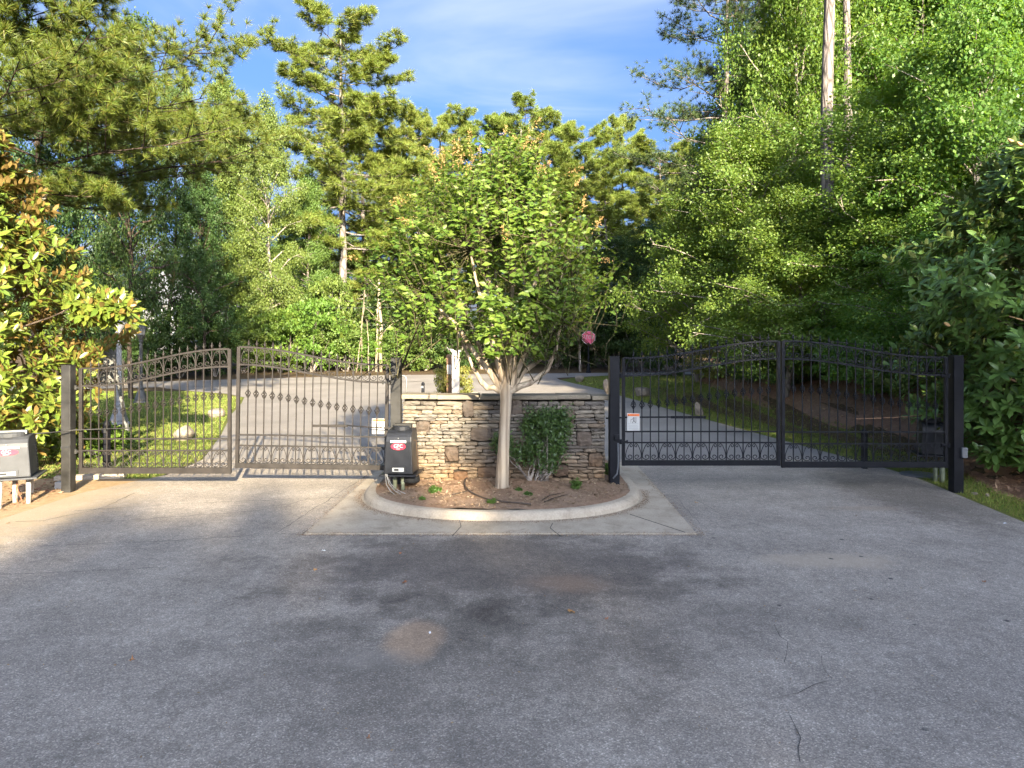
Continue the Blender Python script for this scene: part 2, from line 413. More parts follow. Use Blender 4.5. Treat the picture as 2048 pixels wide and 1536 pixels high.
def asphalt_far():
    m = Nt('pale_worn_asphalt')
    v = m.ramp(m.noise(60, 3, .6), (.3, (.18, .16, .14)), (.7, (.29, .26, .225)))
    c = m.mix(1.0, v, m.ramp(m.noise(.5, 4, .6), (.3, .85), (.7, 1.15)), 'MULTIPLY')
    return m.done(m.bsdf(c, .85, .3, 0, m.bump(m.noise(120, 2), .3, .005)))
M['asphalt_far'] = asphalt_far()

def concrete():
    m = Nt('stained_concrete')
    a = m.noise(2.2, 6, .65); b = m.noise(45, 4, .6)
    c = m.ramp(a, (.28, (.29, .24, .175)), (.5, (.40, .335, .25)), (.75, (.48, .405, .305)))
    c = m.mix(.35, c, m.mix(1.0, c, m.ramp(b, (.3, .55), (.7, 1.3)), 'MULTIPLY'))
    st = m.ramp(m.noise(5, 5, .7, None, 1.0), (.56, 0.), (.72, 1.))
    c = m.mix(m.math('MULTIPLY', st, .6), c, (.14, .105, .07))
    return m.done(m.bsdf(c, .88, .25, 0, m.bump(m.mix(.4, b, a), .35, .01)))
M['concrete'] = concrete()

def soil(name, cols, s=7, bump=.8):
    m = Nt(name)
    a = m.noise(s, 7, .68); b = m.noise(s * 9, 5, .7); big = m.noise(.5, 4, .6)
    c = m.ramp(m.mix(.45, a, b), (.3, cols[0]), (.5, cols[1]), (.68, cols[2]))
    c = m.mix(m.ramp(big, (.35, 0.), (.7, 1.)), c, m.mix(1.0, c, cols[3], 'MULTIPLY'))
    return m.done(m.bsdf(c, .95, .12, 0, m.bump(m.mix(.5, a, b), bump, .03)))
M['forest'] = soil('forest_floor', [(.05, .032, .02), (.10, .065, .04), (.16, .11, .065), (.75, .85, .6)], 5)
M['mulch'] = soil('bark_mulch', [(.13, .085, .055), (.25, .175, .12), (.36, .265, .19), (1.15, .95, .8)], 9)
M['sand'] = soil('sandy_verge', [(.22, .15, .085), (.34, .25, .15), (.46, .35, .22), (1, .9, .75)], 9, .5)
M['lawn'] = soil('lawn_soil', [(.06, .085, .02), (.11, .13, .032), (.17, .16, .05), (1.15, 1.0, .8)], 9)
M['litter'] = soil('pine_straw_bank', [(.14, .088, .058), (.25, .16, .105), (.35, .24, .16), (1.1, .9, .8)], 8)

def stone_mat(tint=None):
    m = Nt('ledge_stone')
    oi = m.n.new('ShaderNodeObjectInfo'); oc = m.objco()
    base = m.ramp(oi.outputs['Random'], (0., (.12, .105, .088)), (.2, (.17, .147, .118)), (.4, (.235, .205, .16)), (.6, (.14, .126, .11)), (.8, (.205, .178, .138)), (1., (.185, .14, .098)))
    mp = m.n.new('ShaderNodeMapping'); mp.inputs['Scale'].default_value = (1, 1, 3.5); m.l.new(m.pos(), mp.inputs[0])
    if tint: base = m.mix(1.0, base, tint, 'MULTIPLY')
    base = m.mix(1.0, base, (.86, .85, .85), 'MULTIPLY'); nz = m.noise(9, 6, .7, mp.outputs[0]); fine = m.noise(55, 4, .65)
    c = m.mix(1.0, base, m.ramp(nz, (.3, .6), (.7, 1.4)), 'MULTIPLY')
    c = m.mix(m.ramp(m.noise(4, 4, .6), (.55, 0.), (.75, .6)), c, (.10, .095, .085))
    # warmer, redder tint towards the wall foot
    sp = m.n.new('ShaderNodeSeparateXYZ'); m.l.new(m.pos(), sp.inputs[0])
    cl = m.math('MULTIPLY', m.ramp(m.math('ADD', sp.outputs[2], m.math('MULTIPLY', m.noise(3, 4, .6), .5)), (.45, 1.), (.95, 0.)), .6)
    c = m.mix(cl, c, m.mix(1.0, c, (1.35, .95, .55), 'MULTIPLY'))
    return m.done(m.bsdf(c, .9, .2, 0, m.bump(m.mix(.5, nz, fine), .7, .015)))
M['stone'] = stone_mat()
M['stone_big'] = stone_mat((.62, .55, .52))
M['mortar'] = simple('dark_joint', (.045, .036, .028), .95, .1, 0, .3, 20, .3)
M['cap'] = soil('wall_cap_stone', [(.15, .13, .095), (.23, .195, .15), (.30, .26, .195), (.85, .85, .8)], 5, .4)
M['boulder'] = soil('pale_boulder', [(.17, .14, .105), (.25, .21, .165), (.33, .285, .23), (.9, .85, .8)], 6, .6)

# ------------------------------------------------------------------ ground, roads, lawns
def sstep(a, b, x):
    t = np.clip((np.asarray(x, float) - a) / (b - a), 0, 1); return t * t * (3 - 2 * t)
EDGE_Y = np.array([-80, 8.2, 9.8, 11.0, 12.7, 16, 20, 24, 27.8, 30.7, 33.6, 35.7, 38])
EDGE_X = np.array([6.15, 6.15, 6.35, 6.5, 6.35, 5.95, 5.5, 5.05, 4.6, 4.15, 3.1, 2.5, 2.3])
def gz(x, y):
    x = np.asarray(x, float); y = np.asarray(y, float)
    base = .04 * np.clip(y - 28, 0, 34)
    d = np.clip(x - np.interp(y, EDGE_Y, EDGE_X) - .95, 0, 6)
    bank = np.minimum(.50 * d * sstep(0, 1.2, d), 1.9) * sstep(9.3, 13.5, y) * (1 - sstep(25, 33, y))
    return base + bank
def gzf(x, y): return float(gz(x, y))

def grid_sheet(name, xs, ys, mat, dz=0.0, rough=0.0):
    X, Y = np.meshgrid(xs, ys); Z = gz(X, Y) + dz
    if rough: Z = Z + RNG.normal(0, rough, Z.shape) * sstep(3.5, 5, Z - dz + 3.2 + 0 * X)
    nx, ny = len(xs), len(ys)
    i = (np.arange(ny - 1)[:, None] * nx + np.arange(nx - 1)[None, :]).ravel()
    return link(name, np_mesh(name, np.stack([X, Y, Z], -1).reshape(-1, 3), np.stack([i, i + 1, i + 1 + nx, i + nx], 1), mat, True))
def strip_sheet(name, rows, mat, dz, na=10, parent=None):
    """rows: (y, xl, xr) interpolated finely along y"""
    rows = np.array(rows, float)
    ys = np.unique(np.concatenate([rows[:, 0], np.arange(rows[0, 0], rows[-1, 0], .5), [28.0] if rows[0, 0] < 28 < rows[-1, 0] else []]))
    xl = np.interp(ys, rows[:, 0], rows[:, 1]); xr = np.interp(ys, rows[:, 0], rows[:, 2])
    u = np.linspace(0, 1, na + 1)
    X = xl[:, None] + (xr - xl)[:, None] * u; Y = np.repeat(ys[:, None], na + 1, 1); Z = gz(X, Y) + dz
    nx = na + 1; i = (np.arange(len(ys) - 1)[:, None] * nx + np.arange(na)[None, :]).ravel()
    return link(name, np_mesh(name, np.stack([X, Y, Z], -1).reshape(-1, 3), np.stack([i, i + 1, i + 1 + nx, i + nx], 1), mat, True), parent)

gx = np.concatenate([np.arange(-900, -120, 60), np.arange(-120, -20, 8), np.arange(-20, 2, 2), np.arange(2, 20, .4), np.arange(20, 120, 8), np.arange(120, 901, 60)])
gy = np.concatenate([np.arange(-900, -80, 60), np.arange(-80, 6, 6), np.arange(6, 40, .4), np.arange(40, 64, 2), np.arange(64, 140, 8), np.arange(140, 1301, 60)])
gy = np.unique(np.append(gy, [28.0, 62.0]))
ground = tag(grid_sheet('ground', gx, gy, M['forest']), 'brown leaf littered forest floor around the gated drive', kind='structure')

DRIVE = [(-60, -6.25, 6.15), (8.2, -6.25, 6.15), (9.8, -6.2, 6.35), (10.6, -5.9, 6.45), (11.2, -5.65, 6.5), (12.7, -5.75, 6.35), (16.2, -6.9, 5.93), (20.9, -8.6, 5.4), (25, -9.9, 4.95),
         (27.8, -10.9, 4.6), (29.2, -12.2, 4.4), (30.4, -14.5, 4.2), (33.6, -19, 3.1), (35.7, -14, 2.5), (38, -7.4, 2.3)]
front = strip_sheet('driveway', [r for r in DRIVE if r[0] <= 12.7], M['asphalt'], .012, 12)
tag(front, 'grey worn asphalt driveway in front of the gates', kind='structure')
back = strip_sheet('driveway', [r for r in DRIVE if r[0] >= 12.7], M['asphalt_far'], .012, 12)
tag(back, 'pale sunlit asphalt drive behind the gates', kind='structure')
# cross street: near and far edge along x
SX = np.array([-90, -60, -40, -20, -7.4, 2.2, 6.3, 15, 40, 90.]); SN = np.array([12, 19, 25.0, 30.8, 34.0, 36.5, 38.6, 39.3, 40, 40.]); SF = np.array([15, 22, 28.2, 33.9, 38.3, 39.6, 40.1, 41.2, 43, 44.])
xs = np.arange(-90, 90.1, 1.0); near_ = np.interp(xs, SX, SN); far_ = np.interp(xs, SX, SF); u = np.linspace(0, 1, 9)
Xs = np.repeat(xs[:, None], 9, 1); Ys = near_[:, None] + (far_ - near_)[:, None] * u; Zs = gz(Xs, Ys) + .03
i = (np.arange(len(xs) - 1)[:, None] * 9 + np.arange(8)[None, :]).ravel()
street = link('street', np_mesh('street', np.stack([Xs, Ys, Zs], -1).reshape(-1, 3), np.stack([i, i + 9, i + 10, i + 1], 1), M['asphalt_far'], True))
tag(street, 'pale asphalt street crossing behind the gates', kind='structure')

lawnL = strip_sheet('lawn', [(10.9, -8.6, -5.7), (12.7, -10, -5.75), (16.2, -14, -6.9), (20.9, -18, -8.6), (25, -19, -9.9), (27.8, -22, -10.9), (29.5, -21, -12.6), (30.3, -20.5, -14.4)], M['lawn'], .006, 14)
tag(lawnL, 'sunlit yellow green lawn behind the left gate', kind='structure')
lawnR = strip_sheet('lawn', [(5.5, 6.15, 7.2), (8.2, 6.15, 7.1), (9.8, 6.35, 7.0), (11, 6.5, 7.4), (12.7, 6.35, 7.9), (16, 5.95, 7.6), (20, 5.5, 7.3), (24, 5.05, 7.2), (27, 4.7, 7.2), (28.5, 4.5, 9), (30.7, 4.15, 16), (33.6, 3.1, 22), (35.7, 2.5, 22), (38, 4.0, 22), (38.6, 6.3, 22)], M['lawn'], .006, 14)
tag(lawnR, 'shaded green grass strip beside the right drive', kind='structure')
bankR = strip_sheet('mulch_bank', [(6.5, 7.1, 13), (9.8, 7.0, 13), (12.7, 7.9, 14), (16, 7.6, 14), (20, 7.3, 13.5), (24, 7.2, 13), (27, 7.2, 12.5), (28.3, 8.8, 12)], M['litter'], .004, 18)
tag(bankR, 'reddish brown mulch bank rising beside the right drive', kind='structure')
verge = strip_sheet('verge', [(5, -7.4, -6.25), (8.2, -8.2, -6.25), (9.8, -9.3, -6.2), (10.6, -9.4, -5.9), (10.9, -8.6, -5.8)], M['sand'], .006, 8)
tag(verge, 'sandy tan verge beside the left gate post', kind='structure')

# cracks in the asphalt: thin dark ribbons lying on it, parts of the driveway
def crack(pix, w=.010):
    pts = [G(*p) for p in pix]; out = []
    for a, b in zip(pts[:-1], pts[1:]):
        n = max(2, int((b - a).length / .12))
        for k in range(n): out.append(a.lerp(b, k / n) + Vector((random.gauss(0, .012), random.gauss(0, .012), 0)))
    out.append(pts[-1]); V = []; Fc = []
    for k, p in enumerate(out):
        t = (out[min(k + 1, len(out) - 1)] - out[max(0, k - 1)]).normalized(); s_ = Vector((-t.y, t.x, 0)); ww = w * random.uniform(.35, 1.25) / 2
        V += [p + s_ * ww + Vector((0, 0, .016)), p - s_ * ww + Vector((0, 0, .016))]
        if k: Fc.append((2 * k - 2, 2 * k - 1, 2 * k + 1, 2 * k))
    MB().add(V, Fc).build('crack', M['crack'], front)
for c_ in ([(0, 1152), (120, 1148), (250, 1142), (315, 1137)], [(0, 1098), (200, 1090), (360, 1083), (560, 1070), (604, 1072)], [(150, 1024), (350, 1010), (520, 1003), (690, 996)],
           [(90, 1052), (300, 1040), (500, 1025), (570, 1016), (612, 1001)], [(553, 1070), (640, 1012), (735, 952)], [(604, 1071), (760, 955)], [(30, 1046), (85, 1044), (200, 1020), (270, 988)]): crack(c_, .010)
for c_ in ([(1550, 1250), (1553, 1268), (1576, 1287), (1568, 1330)], [(1640, 1315), (1648, 1345), (1664, 1362)], [(1660, 1362), (1600, 1392), (1565, 1398)], [(1390, 1000), (1440, 1030), (1580, 1072)],
           [(1575, 1430), (1598, 1480), (1600, 1530)], [(1345, 985), (1372, 1020), (1412, 1062)]): crack(c_, .0045)

# ------------------------------------------------------------------ island: apron, curb, bed
IC, IA, IB, IY1 = -.135, 1.97, 1.77, 12.4        # centre x, half width, front depth, far end
IY0 = 10.0
def island_outline(off=0.0, n=40):
    """U-shaped outline, clockwise from far left to far right, offset outwards by off"""
    pts = [(IC - IA - off, IY1), (IC - IA - off, 11.6), (IC - IA - off, 10.8)]
    for k in range(n + 1):
        a = PI + PI * k / n
        pts.append((IC + (IA + off) * math.copysign(abs(math.cos(a)) ** .85, math.cos(a)), IY0 + (IB + off) * -abs(math.sin(a)) ** .85))
    pts += [(IC + IA + off, 10.8), (IC + IA + off, 11.6), (IC + IA + off, IY1)]
    return pts
apron = MB()
apron.prism([(-2.34, 7.67), (2.08, 7.67), (2.14, 9.5), (2.22, 12.4), (-2.28, 12.4), (-2.32, 9.5)], (0, 0, .05), (0, 0, -.03), (1, 0, 0), (0, 1, 0))
apron = apron.build('apron', M['concrete'], None, bevel=.006)
tag(apron, 'stained concrete apron under the curved island curb', kind='structure')
for c_ in ([(918, 1037), (922, 1052), (905, 1071)], [(1105, 1046), (1100, 1055), (1120, 1071)], [(1260, 1028), (1370, 1064)]):
    pts = [G(*p, .025) for p in c_]; V = []
    crk = MB(); crk.tube([Vector((p.x, p.y, .021)) for p in pts], .004, 4); crk.build('crack', M['ink'], apron)

curb_prof = [(0.0, .0), (.012, .045), (.03, .075), (.06, .095), (.10, .10), (.15, .098), (.165, .08), (.165, 0)]     # (inward distance, height)
def ring_sheet(prof, mat, name, seg):
    V = []; Fc = []; cols = []
    outl = {}
    for off, z in prof: cols.append((island_outline(-off), z))
    n = len(cols[0][0]); k = len(cols)
    i0, i1 = seg
    for i in range(i0, i1 + 1):
        for c_, z in cols: V.append((c_[i][0], c_[i][1], z + .018))
    for i in range(i1 - i0):
        for j in range(k - 1): Fc.append((i * k + j, i * k + j + 1, (i + 1) * k + j + 1, (i + 1) * k + j))
    Fc.append(tuple(range(k))); Fc.append(tuple((i1 - i0) * k + j for j in range(k))[::-1])
    return MB().add(V, Fc)
curb = empty('curb', (0, 0, 0), 'rounded concrete curb around the planted island', 'curb')
N_OUT = len(island_outline())
for a, b in ((0, 13), (13, 21), (21, 29), (29, N_OUT - 1)):
    o = ring_sheet(curb_prof, M['concrete'], 'curb_section', (a, b)).build('curb_section', M['concrete'], curb, smooth=False)
# bed of mulch
bed_top = .095
def bed_z(x, y):
    r = math.hypot((x - IC) / IA, (y - IY0) / (IB * 1.1)) if y < IY0 else abs(x - IC) / IA
    return bed_top + .09 * max(0, 1 - r * r) + .012 * math.sin(x * 7 + y * 3) + .01 * math.sin(y * 9 - x * 4)
def build_bed():
    V = []; Fc = []; inner = island_outline(-.14); c = (IC, 10.6); R = 12
    for r in range(R + 1):
        s_ = 1 - r / R * .995
        for x, y in inner:
            X, Y = c[0] + (x - c[0]) * s_, c[1] + (y - c[1]) * s_
            V.append((X, Y, bed_z(X, Y) + random.gauss(0, .007)))
    n = len(inner)
    for r in range(R):
        for k in range(n): Fc.append((r * n + k, r * n + (k + 1) % n, (r + 1) * n + (k + 1) % n, (r + 1) * n + k))
    return MB().add(V, Fc).build('planting_bed', M['mulch'], None, smooth=True)
bed = tag(build_bed(), 'brown mulch bed inside the curved curb', kind='structure')
def in_bed(x, y): return (y >= IY0 and abs(x - IC) < IA - .16 and y < 10.0) or (y < IY0 and math.hypot((x - IC) / (IA - .17), (y - IY0) / (IB - .17)) < 1)
def build_chips():
    n = 5200; pos = []
    while len(pos) < n:
        x, y = random.uniform(-2.1, 1.9), random.uniform(8.2, 10.0)
        if in_bed(x, y): pos.append((x, y, bed_z(x, y) + random.uniform(.0, .012)))
    pos = np.array(pos); d = RNG.normal(0, 1, (n, 3)) * [1, 1, .22]; nr = RNG.normal(0, .45, (n, 3)) + [0, 0, 1]
    L = RNG.uniform(.015, .055, n)
    V, Fc = leaves(pos, d, nr, L, L * RNG.uniform(.2, .6, n), 'quad')
    o = link('mulch_chips', np_mesh('mulch_chips', V, Fc, M['lf_chip'])); return tag(o, 'loose bark chips scattered over the island bed', 'mulch', kind='stuff')
build_chips()

# ------------------------------------------------------------------ stone wall
WX0, WX1, WY, WD = -1.60, 1.37, 10.0, .36
WZ0, WZ1 = .14, 1.335
wall = empty('stone_wall', ((WX0 + WX1) / 2, WY + WD / 2, WZ0), 'dry stacked ledge stone wall between the two gates', 'wall')
wo = wall.location
core = MB().box((0, .03, (WZ1 - WZ0) / 2 - .02), (WX1 - WX0 - .08, WD - .06, WZ1 - WZ0)).build('joint_core', M['mortar'], wall)
stone_pool = []
for k in range(26):
    b = MB(); r_ = random.Random(k)
    nx, nz = 5, 3; V = []; Fc = []
    for side in (-1, 1):
        for j in range(nz + 1):
            for i_ in range(nx + 1):
                uu, vv = i_ / nx - .5, j / nz - .5
                edge = max(abs(uu) * 2, abs(vv) * 2)
                uu2 = uu * (1 - .07 * (abs(vv) * 2) ** 3) + r_.gauss(0, .018); vv2 = vv * (1 - .16 * (abs(uu) * 2) ** 4) + r_.gauss(0, .03)
                V.append((uu2, side * .5 * (1 - .16 * edge ** 4) + (r_.gauss(0, .035) if side < 0 else 0), vv2))
    n1 = (nx + 1) * (nz + 1)
    for j in range(nz):
        for i_ in range(nx):
            a = j * (nx + 1) + i_
            Fc.append((a, a + 1, a + nx + 2, a + nx + 1)); Fc.append((n1 + a, n1 + a + nx + 1, n1 + a + nx + 2, n1 + a + 1))
    rim = [i_ for i_ in range(nx + 1)] + [j * (nx + 1) + nx for j in range(1, nz + 1)] + [nz * (nx + 1) + i_ for i_ in range(nx - 1, -1, -1)] + [j * (nx + 1) for j in range(nz - 1, 0, -1)]
    for q in range(len(rim)): Fc.append((rim[q], rim[q] + n1, rim[(q + 1) % len(rim)] + n1, rim[(q + 1) % len(rim)]))
    stone_pool.append(b.add(V, Fc).mesh('stone', M['stone']))
def lay_wall():
    rnd = random.Random(11); W = WX1 - WX0
    big = [(.62, .30, .20, .22), (.88, .95, .16, .24), (1.0, .60, .30, .20), (1.55, .98, .2, .22), (2.55, .52, .22, .22), (2.72, .22, .2, .2), (.20, .72, .2, .17), (2.35, .85, .17, .22), (1.1, .06, .26, .16), (.75, .0, .2, .15), (2.2, .08, .22, .16), (1.62, .45, .2, .2)]
    occ = []
    def put(x, z, w, h):
        pr = rnd.uniform(.0, .035)
        d = .17 + pr
        o = link('stone', rnd.choice(stone_pool), wall, (x + w / 2 - W / 2, -WD / 2 + d / 2 - pr - .012, z + h / 2), (0, rnd.gauss(0, .02), rnd.choice((0, 0, 0)) + rnd.gauss(0, .015)), (w * rnd.choice((-1, 1)), d, h))
        return o
    for x, z, w, h in big:
        o = put(x, z, w, h - .006); o.material_slots[0].link = 'OBJECT'; o.material_slots[0].material = M['stone_big']; occ.append((x, x + w, z, z + h))
    z = 0.0; H = WZ1 - WZ0
    while z < H - .02:
        h = min(rnd.choice((.043, .05, .055, .06, .068)), H - z)
        x = 0.0
        while x < W - .01:
            hit = [o for o in occ if o[0] - .01 <= x < o[1] - .012 and o[2] < z + h * .6 and o[3] > z + h * .4]
            if hit: x = hit[0][1]; continue
            w = rnd.uniform(.15, .36) * (1.0 if rnd.random() < .8 else .6)
            nxt = [o[0] for o in occ if o[0] > x and o[2] < z + h * .6 and o[3] > z + h * .4]
            lim = min(nxt + [W])
            if x + w > lim - .06: w = lim - x
            hh = h
            put(x, z + rnd.uniform(-.004, .004), w - .007, hh - .005); x += w
        z += h
    # ends and back: one rough course each, seen only from the side
    for sx in (0, 1):
        z = 0.0
        while z < H - .03:
            h = rnd.uniform(.09, .16); h = min(h, H - z)
            link('stone', rnd.choice(stone_pool), wall, ((-W / 2 + .05) if sx == 0 else (W / 2 - .05), .085, z + h / 2), (0, 0, PI / 2), (.19, .12, h - .006)); z += h
lay_wall()
cx0 = WX0 - .05
for w in (.55, .62, .48, .66, .50, .27):
    b = MB(); n = 6; V = []
    V = [(0, 0, 0)]
    cap = MB().box((cx0 + w / 2 - wo.x, 0.0, WZ1 + .036 - wo.z), (w - .006, WD + .10, .066)).build('cap_stone', M['cap'], wall, bevel=.014)
    cap.location.z += random.uniform(-.003, .004); cap.rotation_euler.y = random.gauss(0, .004)
    cx0 += w

# ------------------------------------------------------------------ gates
GY = 9.93; PX = F / GY
def gx_(px): return (px - CX) / PX
def gz_(py): return CAMH - (py - HY) / PX
unit_cube = MB().box((0, 0, 0), (1, 1, 1))
def scroll_mesh(mat):
    pts = []
    for k in range(14):
        t = k / 13; a = math.radians(430 - 395 * t); r = .07 + .17 * t
        pts.append((.29 + r * math.cos(a), 1.66 + r * math.sin(a)))
    p0 = Vector(pts[-1]); p3 = Vector((.95, .66)); c1 = p0 + Vector((.16, -.22)); c2 = p3 + Vector((-.05, .40))
    for k in range(1, 9):
        t = k / 9; q = p0 * (1 - t) ** 3 + c1 * 3 * t * (1 - t) ** 2 + c2 * 3 * t * t * (1 - t) + p3 * t ** 3; pts.append((q.x, q.y))
    for k in range(18):
        t = k / 17; a = math.radians(28 - 470 * t); r = .56 - .46 * t ** .75
        pts.append((.46 + r * math.cos(a), .40 + r * math.sin(a) * .78))
    return MB().tube([(x, 0, z) for x, z in pts], .050, 5).mesh('scroll', mat, True)
def basket_mesh(mat):
    b = MB()
    for q in range(4):
        pts = []
        for k in range(11):
            t = k / 10; a = q * PI / 2 + t * PI * 1.1; r = .006 + .030 * math.sin(PI * t) ** .8
            pts.append((r * math.cos(a), r * math.sin(a), (t - .5) * .095))
        b.tube(pts, .0055, 5)
    b.lathe([(.006, .044), (.014, .048), (.014, .058), (.006, .066)], 8); b.lathe([(.006, -.064), (.014, -.058), (.014, -.048), (.006, -.044)], 8)
    return b.mesh('basket', mat, True)
def finial_mesh(mat):
    b = MB()
    b.lathe([(.009, 0), (.012, .02), (.016, .028), (.012, .036), (.008, .042), (.011, .052), (.008, .07), (.001, .108)], 8)
    for q in (0, 1):
        sgn = -1 if q else 1
        b.tube([(sgn * .006, 0, .036), (sgn * .02, 0, .05), (sgn * .024, 0, .036)], [.005, .005, .002], 5)
    return b.mesh('finial', mat, True)
KIT = {}
for key in ('black', 'gate_sunlit'):
    KIT[key] = dict(scroll=scroll_mesh(M[key]), basket=basket_mesh(M[key]), finial=finial_mesh(M[key]), cube=unit_cube.mesh('bar', M[key]))

def gate_leaf(hinge, meet, top_h, top_m, sec_gap, rail1, rail2, bot0, bot1, bask_h, bask_m, mat, label, tilt=0.0, y=GY):
    K = KIT[mat]; X0, X1 = gx_(hinge), gx_(meet); sg = 1 if X1 > X0 else -1; W = abs(X1 - X0)
    zb = gz_(bot1); root = empty('gate_leaf', (X0, y, zb), label, 'gate', 'wrought iron gate leaves', (0, tilt, 0))
    g = lambda py: gz_(py) - zb
    S = lambda u_: .5 - .5 * math.cos(PI * min(1, max(0, (u_ - .06) / .92)))
    top = lambda x: g(top_h) + (g(top_m) - g(top_h)) * S(x / W)
    gap = sec_gap / PX
    st = .047
    rb = g(bot0)                                              # top of the bottom rail
    for xx, h in ((st / 2, top(st / 2)), (W - st / 2, top(W - st / 2))):
        MB().box((sg * xx, 0, h / 2), (st, st, h + .004)).build('stile', M[mat], root, bevel=.003)
    MB().box((sg * W / 2, 0, rb / 2), (W - 2 * st, .044, rb)).build('bottom_rail', M[mat], root, bevel=.003)
    for nm, off in (('top_rail', 0), ('arched_rail', gap)):
        xs_ = [st * .6 + (W - 1.2 * st) * k / 26 for k in range(27)]
        b = MB(); V = []
        for x in xs_:
            for yy, zz in ((-.017, -.013), (.017, -.013), (.017, .013), (-.017, .013)): V.append((sg * x, yy, top(x) - off + zz))
        n = len(xs_); Fc = [(4 * k + q, 4 * k + (q + 1) % 4, 4 * k + 4 + (q + 1) % 4, 4 * k + 4 + q) for k in range(n - 1) for q in range(4)] + [(0, 1, 2, 3), (4 * n - 4, 4 * n - 3, 4 * n - 2, 4 * n - 1)]
        b.add(V, Fc).build(nm, M[mat], root)
    for py in (rail1, rail2):
        MB().box((sg * W / 2, 0, g(py)), (W - 2 * st, .026, .020)).build('cross_rail', M[mat], root, bevel=.002)
    nb = 17; pitch = (W - 2 * st) / (nb + 1)
    bask = lambda x: g(bask_h) + (g(bask_m) - g(bask_h)) * S(x / W)
    for k in range(nb):
        x = st + pitch * (k + 1); z1 = top(x) + .012; z0 = rb - .01
        bar = link('bar', K['cube'], root, (sg * x, 0, (z0 + z1) / 2), (0, 0, 0), (.0135, .0135, z1 - z0))
        zs = z1 - z0; inv = (1 / .0135, 1 / .0135, 1 / zs)
        link('basket', K['basket'], bar, (0, 0, (bask(x) - (z0 + z1) / 2) / zs), None, inv)
        link('finial', K['finial'], bar, (0, 0, .5), None, inv)
    hgap = gap - .026
    for k in range(nb + 1):
        mirror = (k % 2 == 0)
        xa = st + pitch * k; xb = xa + pitch; xm = (xa + xb) / 2
        sxp = pitch * .93
        base = xb - .004 if mirror else xa + .004
        dirx = -1 if mirror else 1
        slope = (top(xb) - top(xa)) / pitch
        o = link('scroll', K['scroll'], root, (sg * base, -.002, top(xm) - gap + .013 - 0), None, (sg * dirx * sxp, pitch * .6, hgap / 1.94))
        z_ = g(rail2) - .01 - rb
        link('scroll', K['scroll'], root, (sg * base, -.002, rb), None, (sg * dirx * sxp, pitch * .6, z_ / 1.94))
    return root, zb, sg, W
A_, zA, *_ = gate_leaf(159, 462.5, 737, 698, 35, 877.5, 901, 935, 947, 826, 791, 'gate_sunlit', 'sunlit iron gate leaf hinged on the outermost left post')
B_, zB, *_ = gate_leaf(775, 471, 730, 698.5, 35, 874, 895.5, 930.5, 940.5, 822, 791, 'gate_sunlit', 'iron gate leaf hinged beside the black GFC motor housing', math.radians(.9))
C_, zC, *_ = gate_leaf(1243.5, 1560, 716, 682, 35, 863, 885, 920, 931, 809.5, 780, 'black', 'black iron gate leaf with orange topped warning notice, right of the stone wall')
D_, zD, *_ = gate_leaf(1895, 1562.5, 714.5, 682, 35.5, 864, 887.5, 923, 935, 812, 777, 'black', 'black iron gate leaf hinged on the post beside the glossy magnolia')

def gate_post(px_c, base_px, top_py, wid, label, mat, zbase=None, y=GY, dx=0.0):
    X = gx_(px_c); zt = gz_(top_py); zb = zbase
    root = empty('gate_post', (X, y, zb), label, 'gate post', 'square steel gate posts')
    MB().box((0, 0, (zt - zb) / 2 - .05), (wid, wid, zt - zb + .1)).build('shaft', M[mat], root, bevel=.006)
    MB().box((0, 0, zt - zb + .004), (wid + .008, wid + .008, .012)).build('cap', M[mat], root, bevel=.003)
    return root
pLo = gate_post(137, 985, 731, .135, 'sunlit grey square post at far left beside the magnolia', 'black_old_sunlit', -.01)
pLi = gate_post(793, 985, 716, .145, 'mottled black square post against the wall behind the GFC motor housing', 'black_old_sunlit', .15, GY - .02)
pRi = gate_post(1227.5, 948, 714, .145, 'black square post with grey conduit at the right wall end', 'black', .15, GY - .02)
pRo = gate_post(1910, 988, 712, .14, 'thick black square post in front of the glossy magnolia', 'black', -.03, GY - .02)
def hinge(post, dx, zs):
    for z in zs:
        b = MB(); b.lathe([(.012, -.035), (.022, -.03), (.022, .03), (.012, .035)], 10); b.box((dx * .45, 0, 0), (abs(dx) * .9, .02, .028)); b.box((dx * .9, 0, 0), (.02, .034, .05))
        o = b.build('hinge', M['black_old_sunlit'] if post in (pLo, pLi) else M['black'], post, (dx, 0, z - post.location.z), smooth=False, bevel=.002)
hinge(pLo, .105, (gz_(775), gz_(903))); hinge(pLi, -.102, (gz_(765), gz_(897))); hinge(pRi, .1, (gz_(751), gz_(883))); hinge(pRo, -.105, (gz_(752), gz_(890)))
MB().box((0, -.0705, gz_(893) + .01), (.138, .004, .028), Matrix.Rotation(math.radians(-5), 3, 'Y')).build('tape_band', M['ink'], pLo)
# post fittings
MB().box((.0, -.098, gz_(903) + .03), (.085, .05, .15)).build('sensor_box', M['conduit'], pRo, (.055, 0, 0), bevel=.012)
b = MB(); b.box((.03, -.09, gz_(873) - .15), (.075, .035, .085)); b.build('junction_box', M['black'], pRi, bevel=.006)
zz = gz_(884) - .15
MB().tube([(.045, -.085, zz), (.047, -.086, zz - .18), (.046, -.088, zz - .34), (.03, -.10, zz - .44), (-.03, -.13, zz - .50)], .011, 8).build('conduit', M['conduit'], pRi, smooth=True)

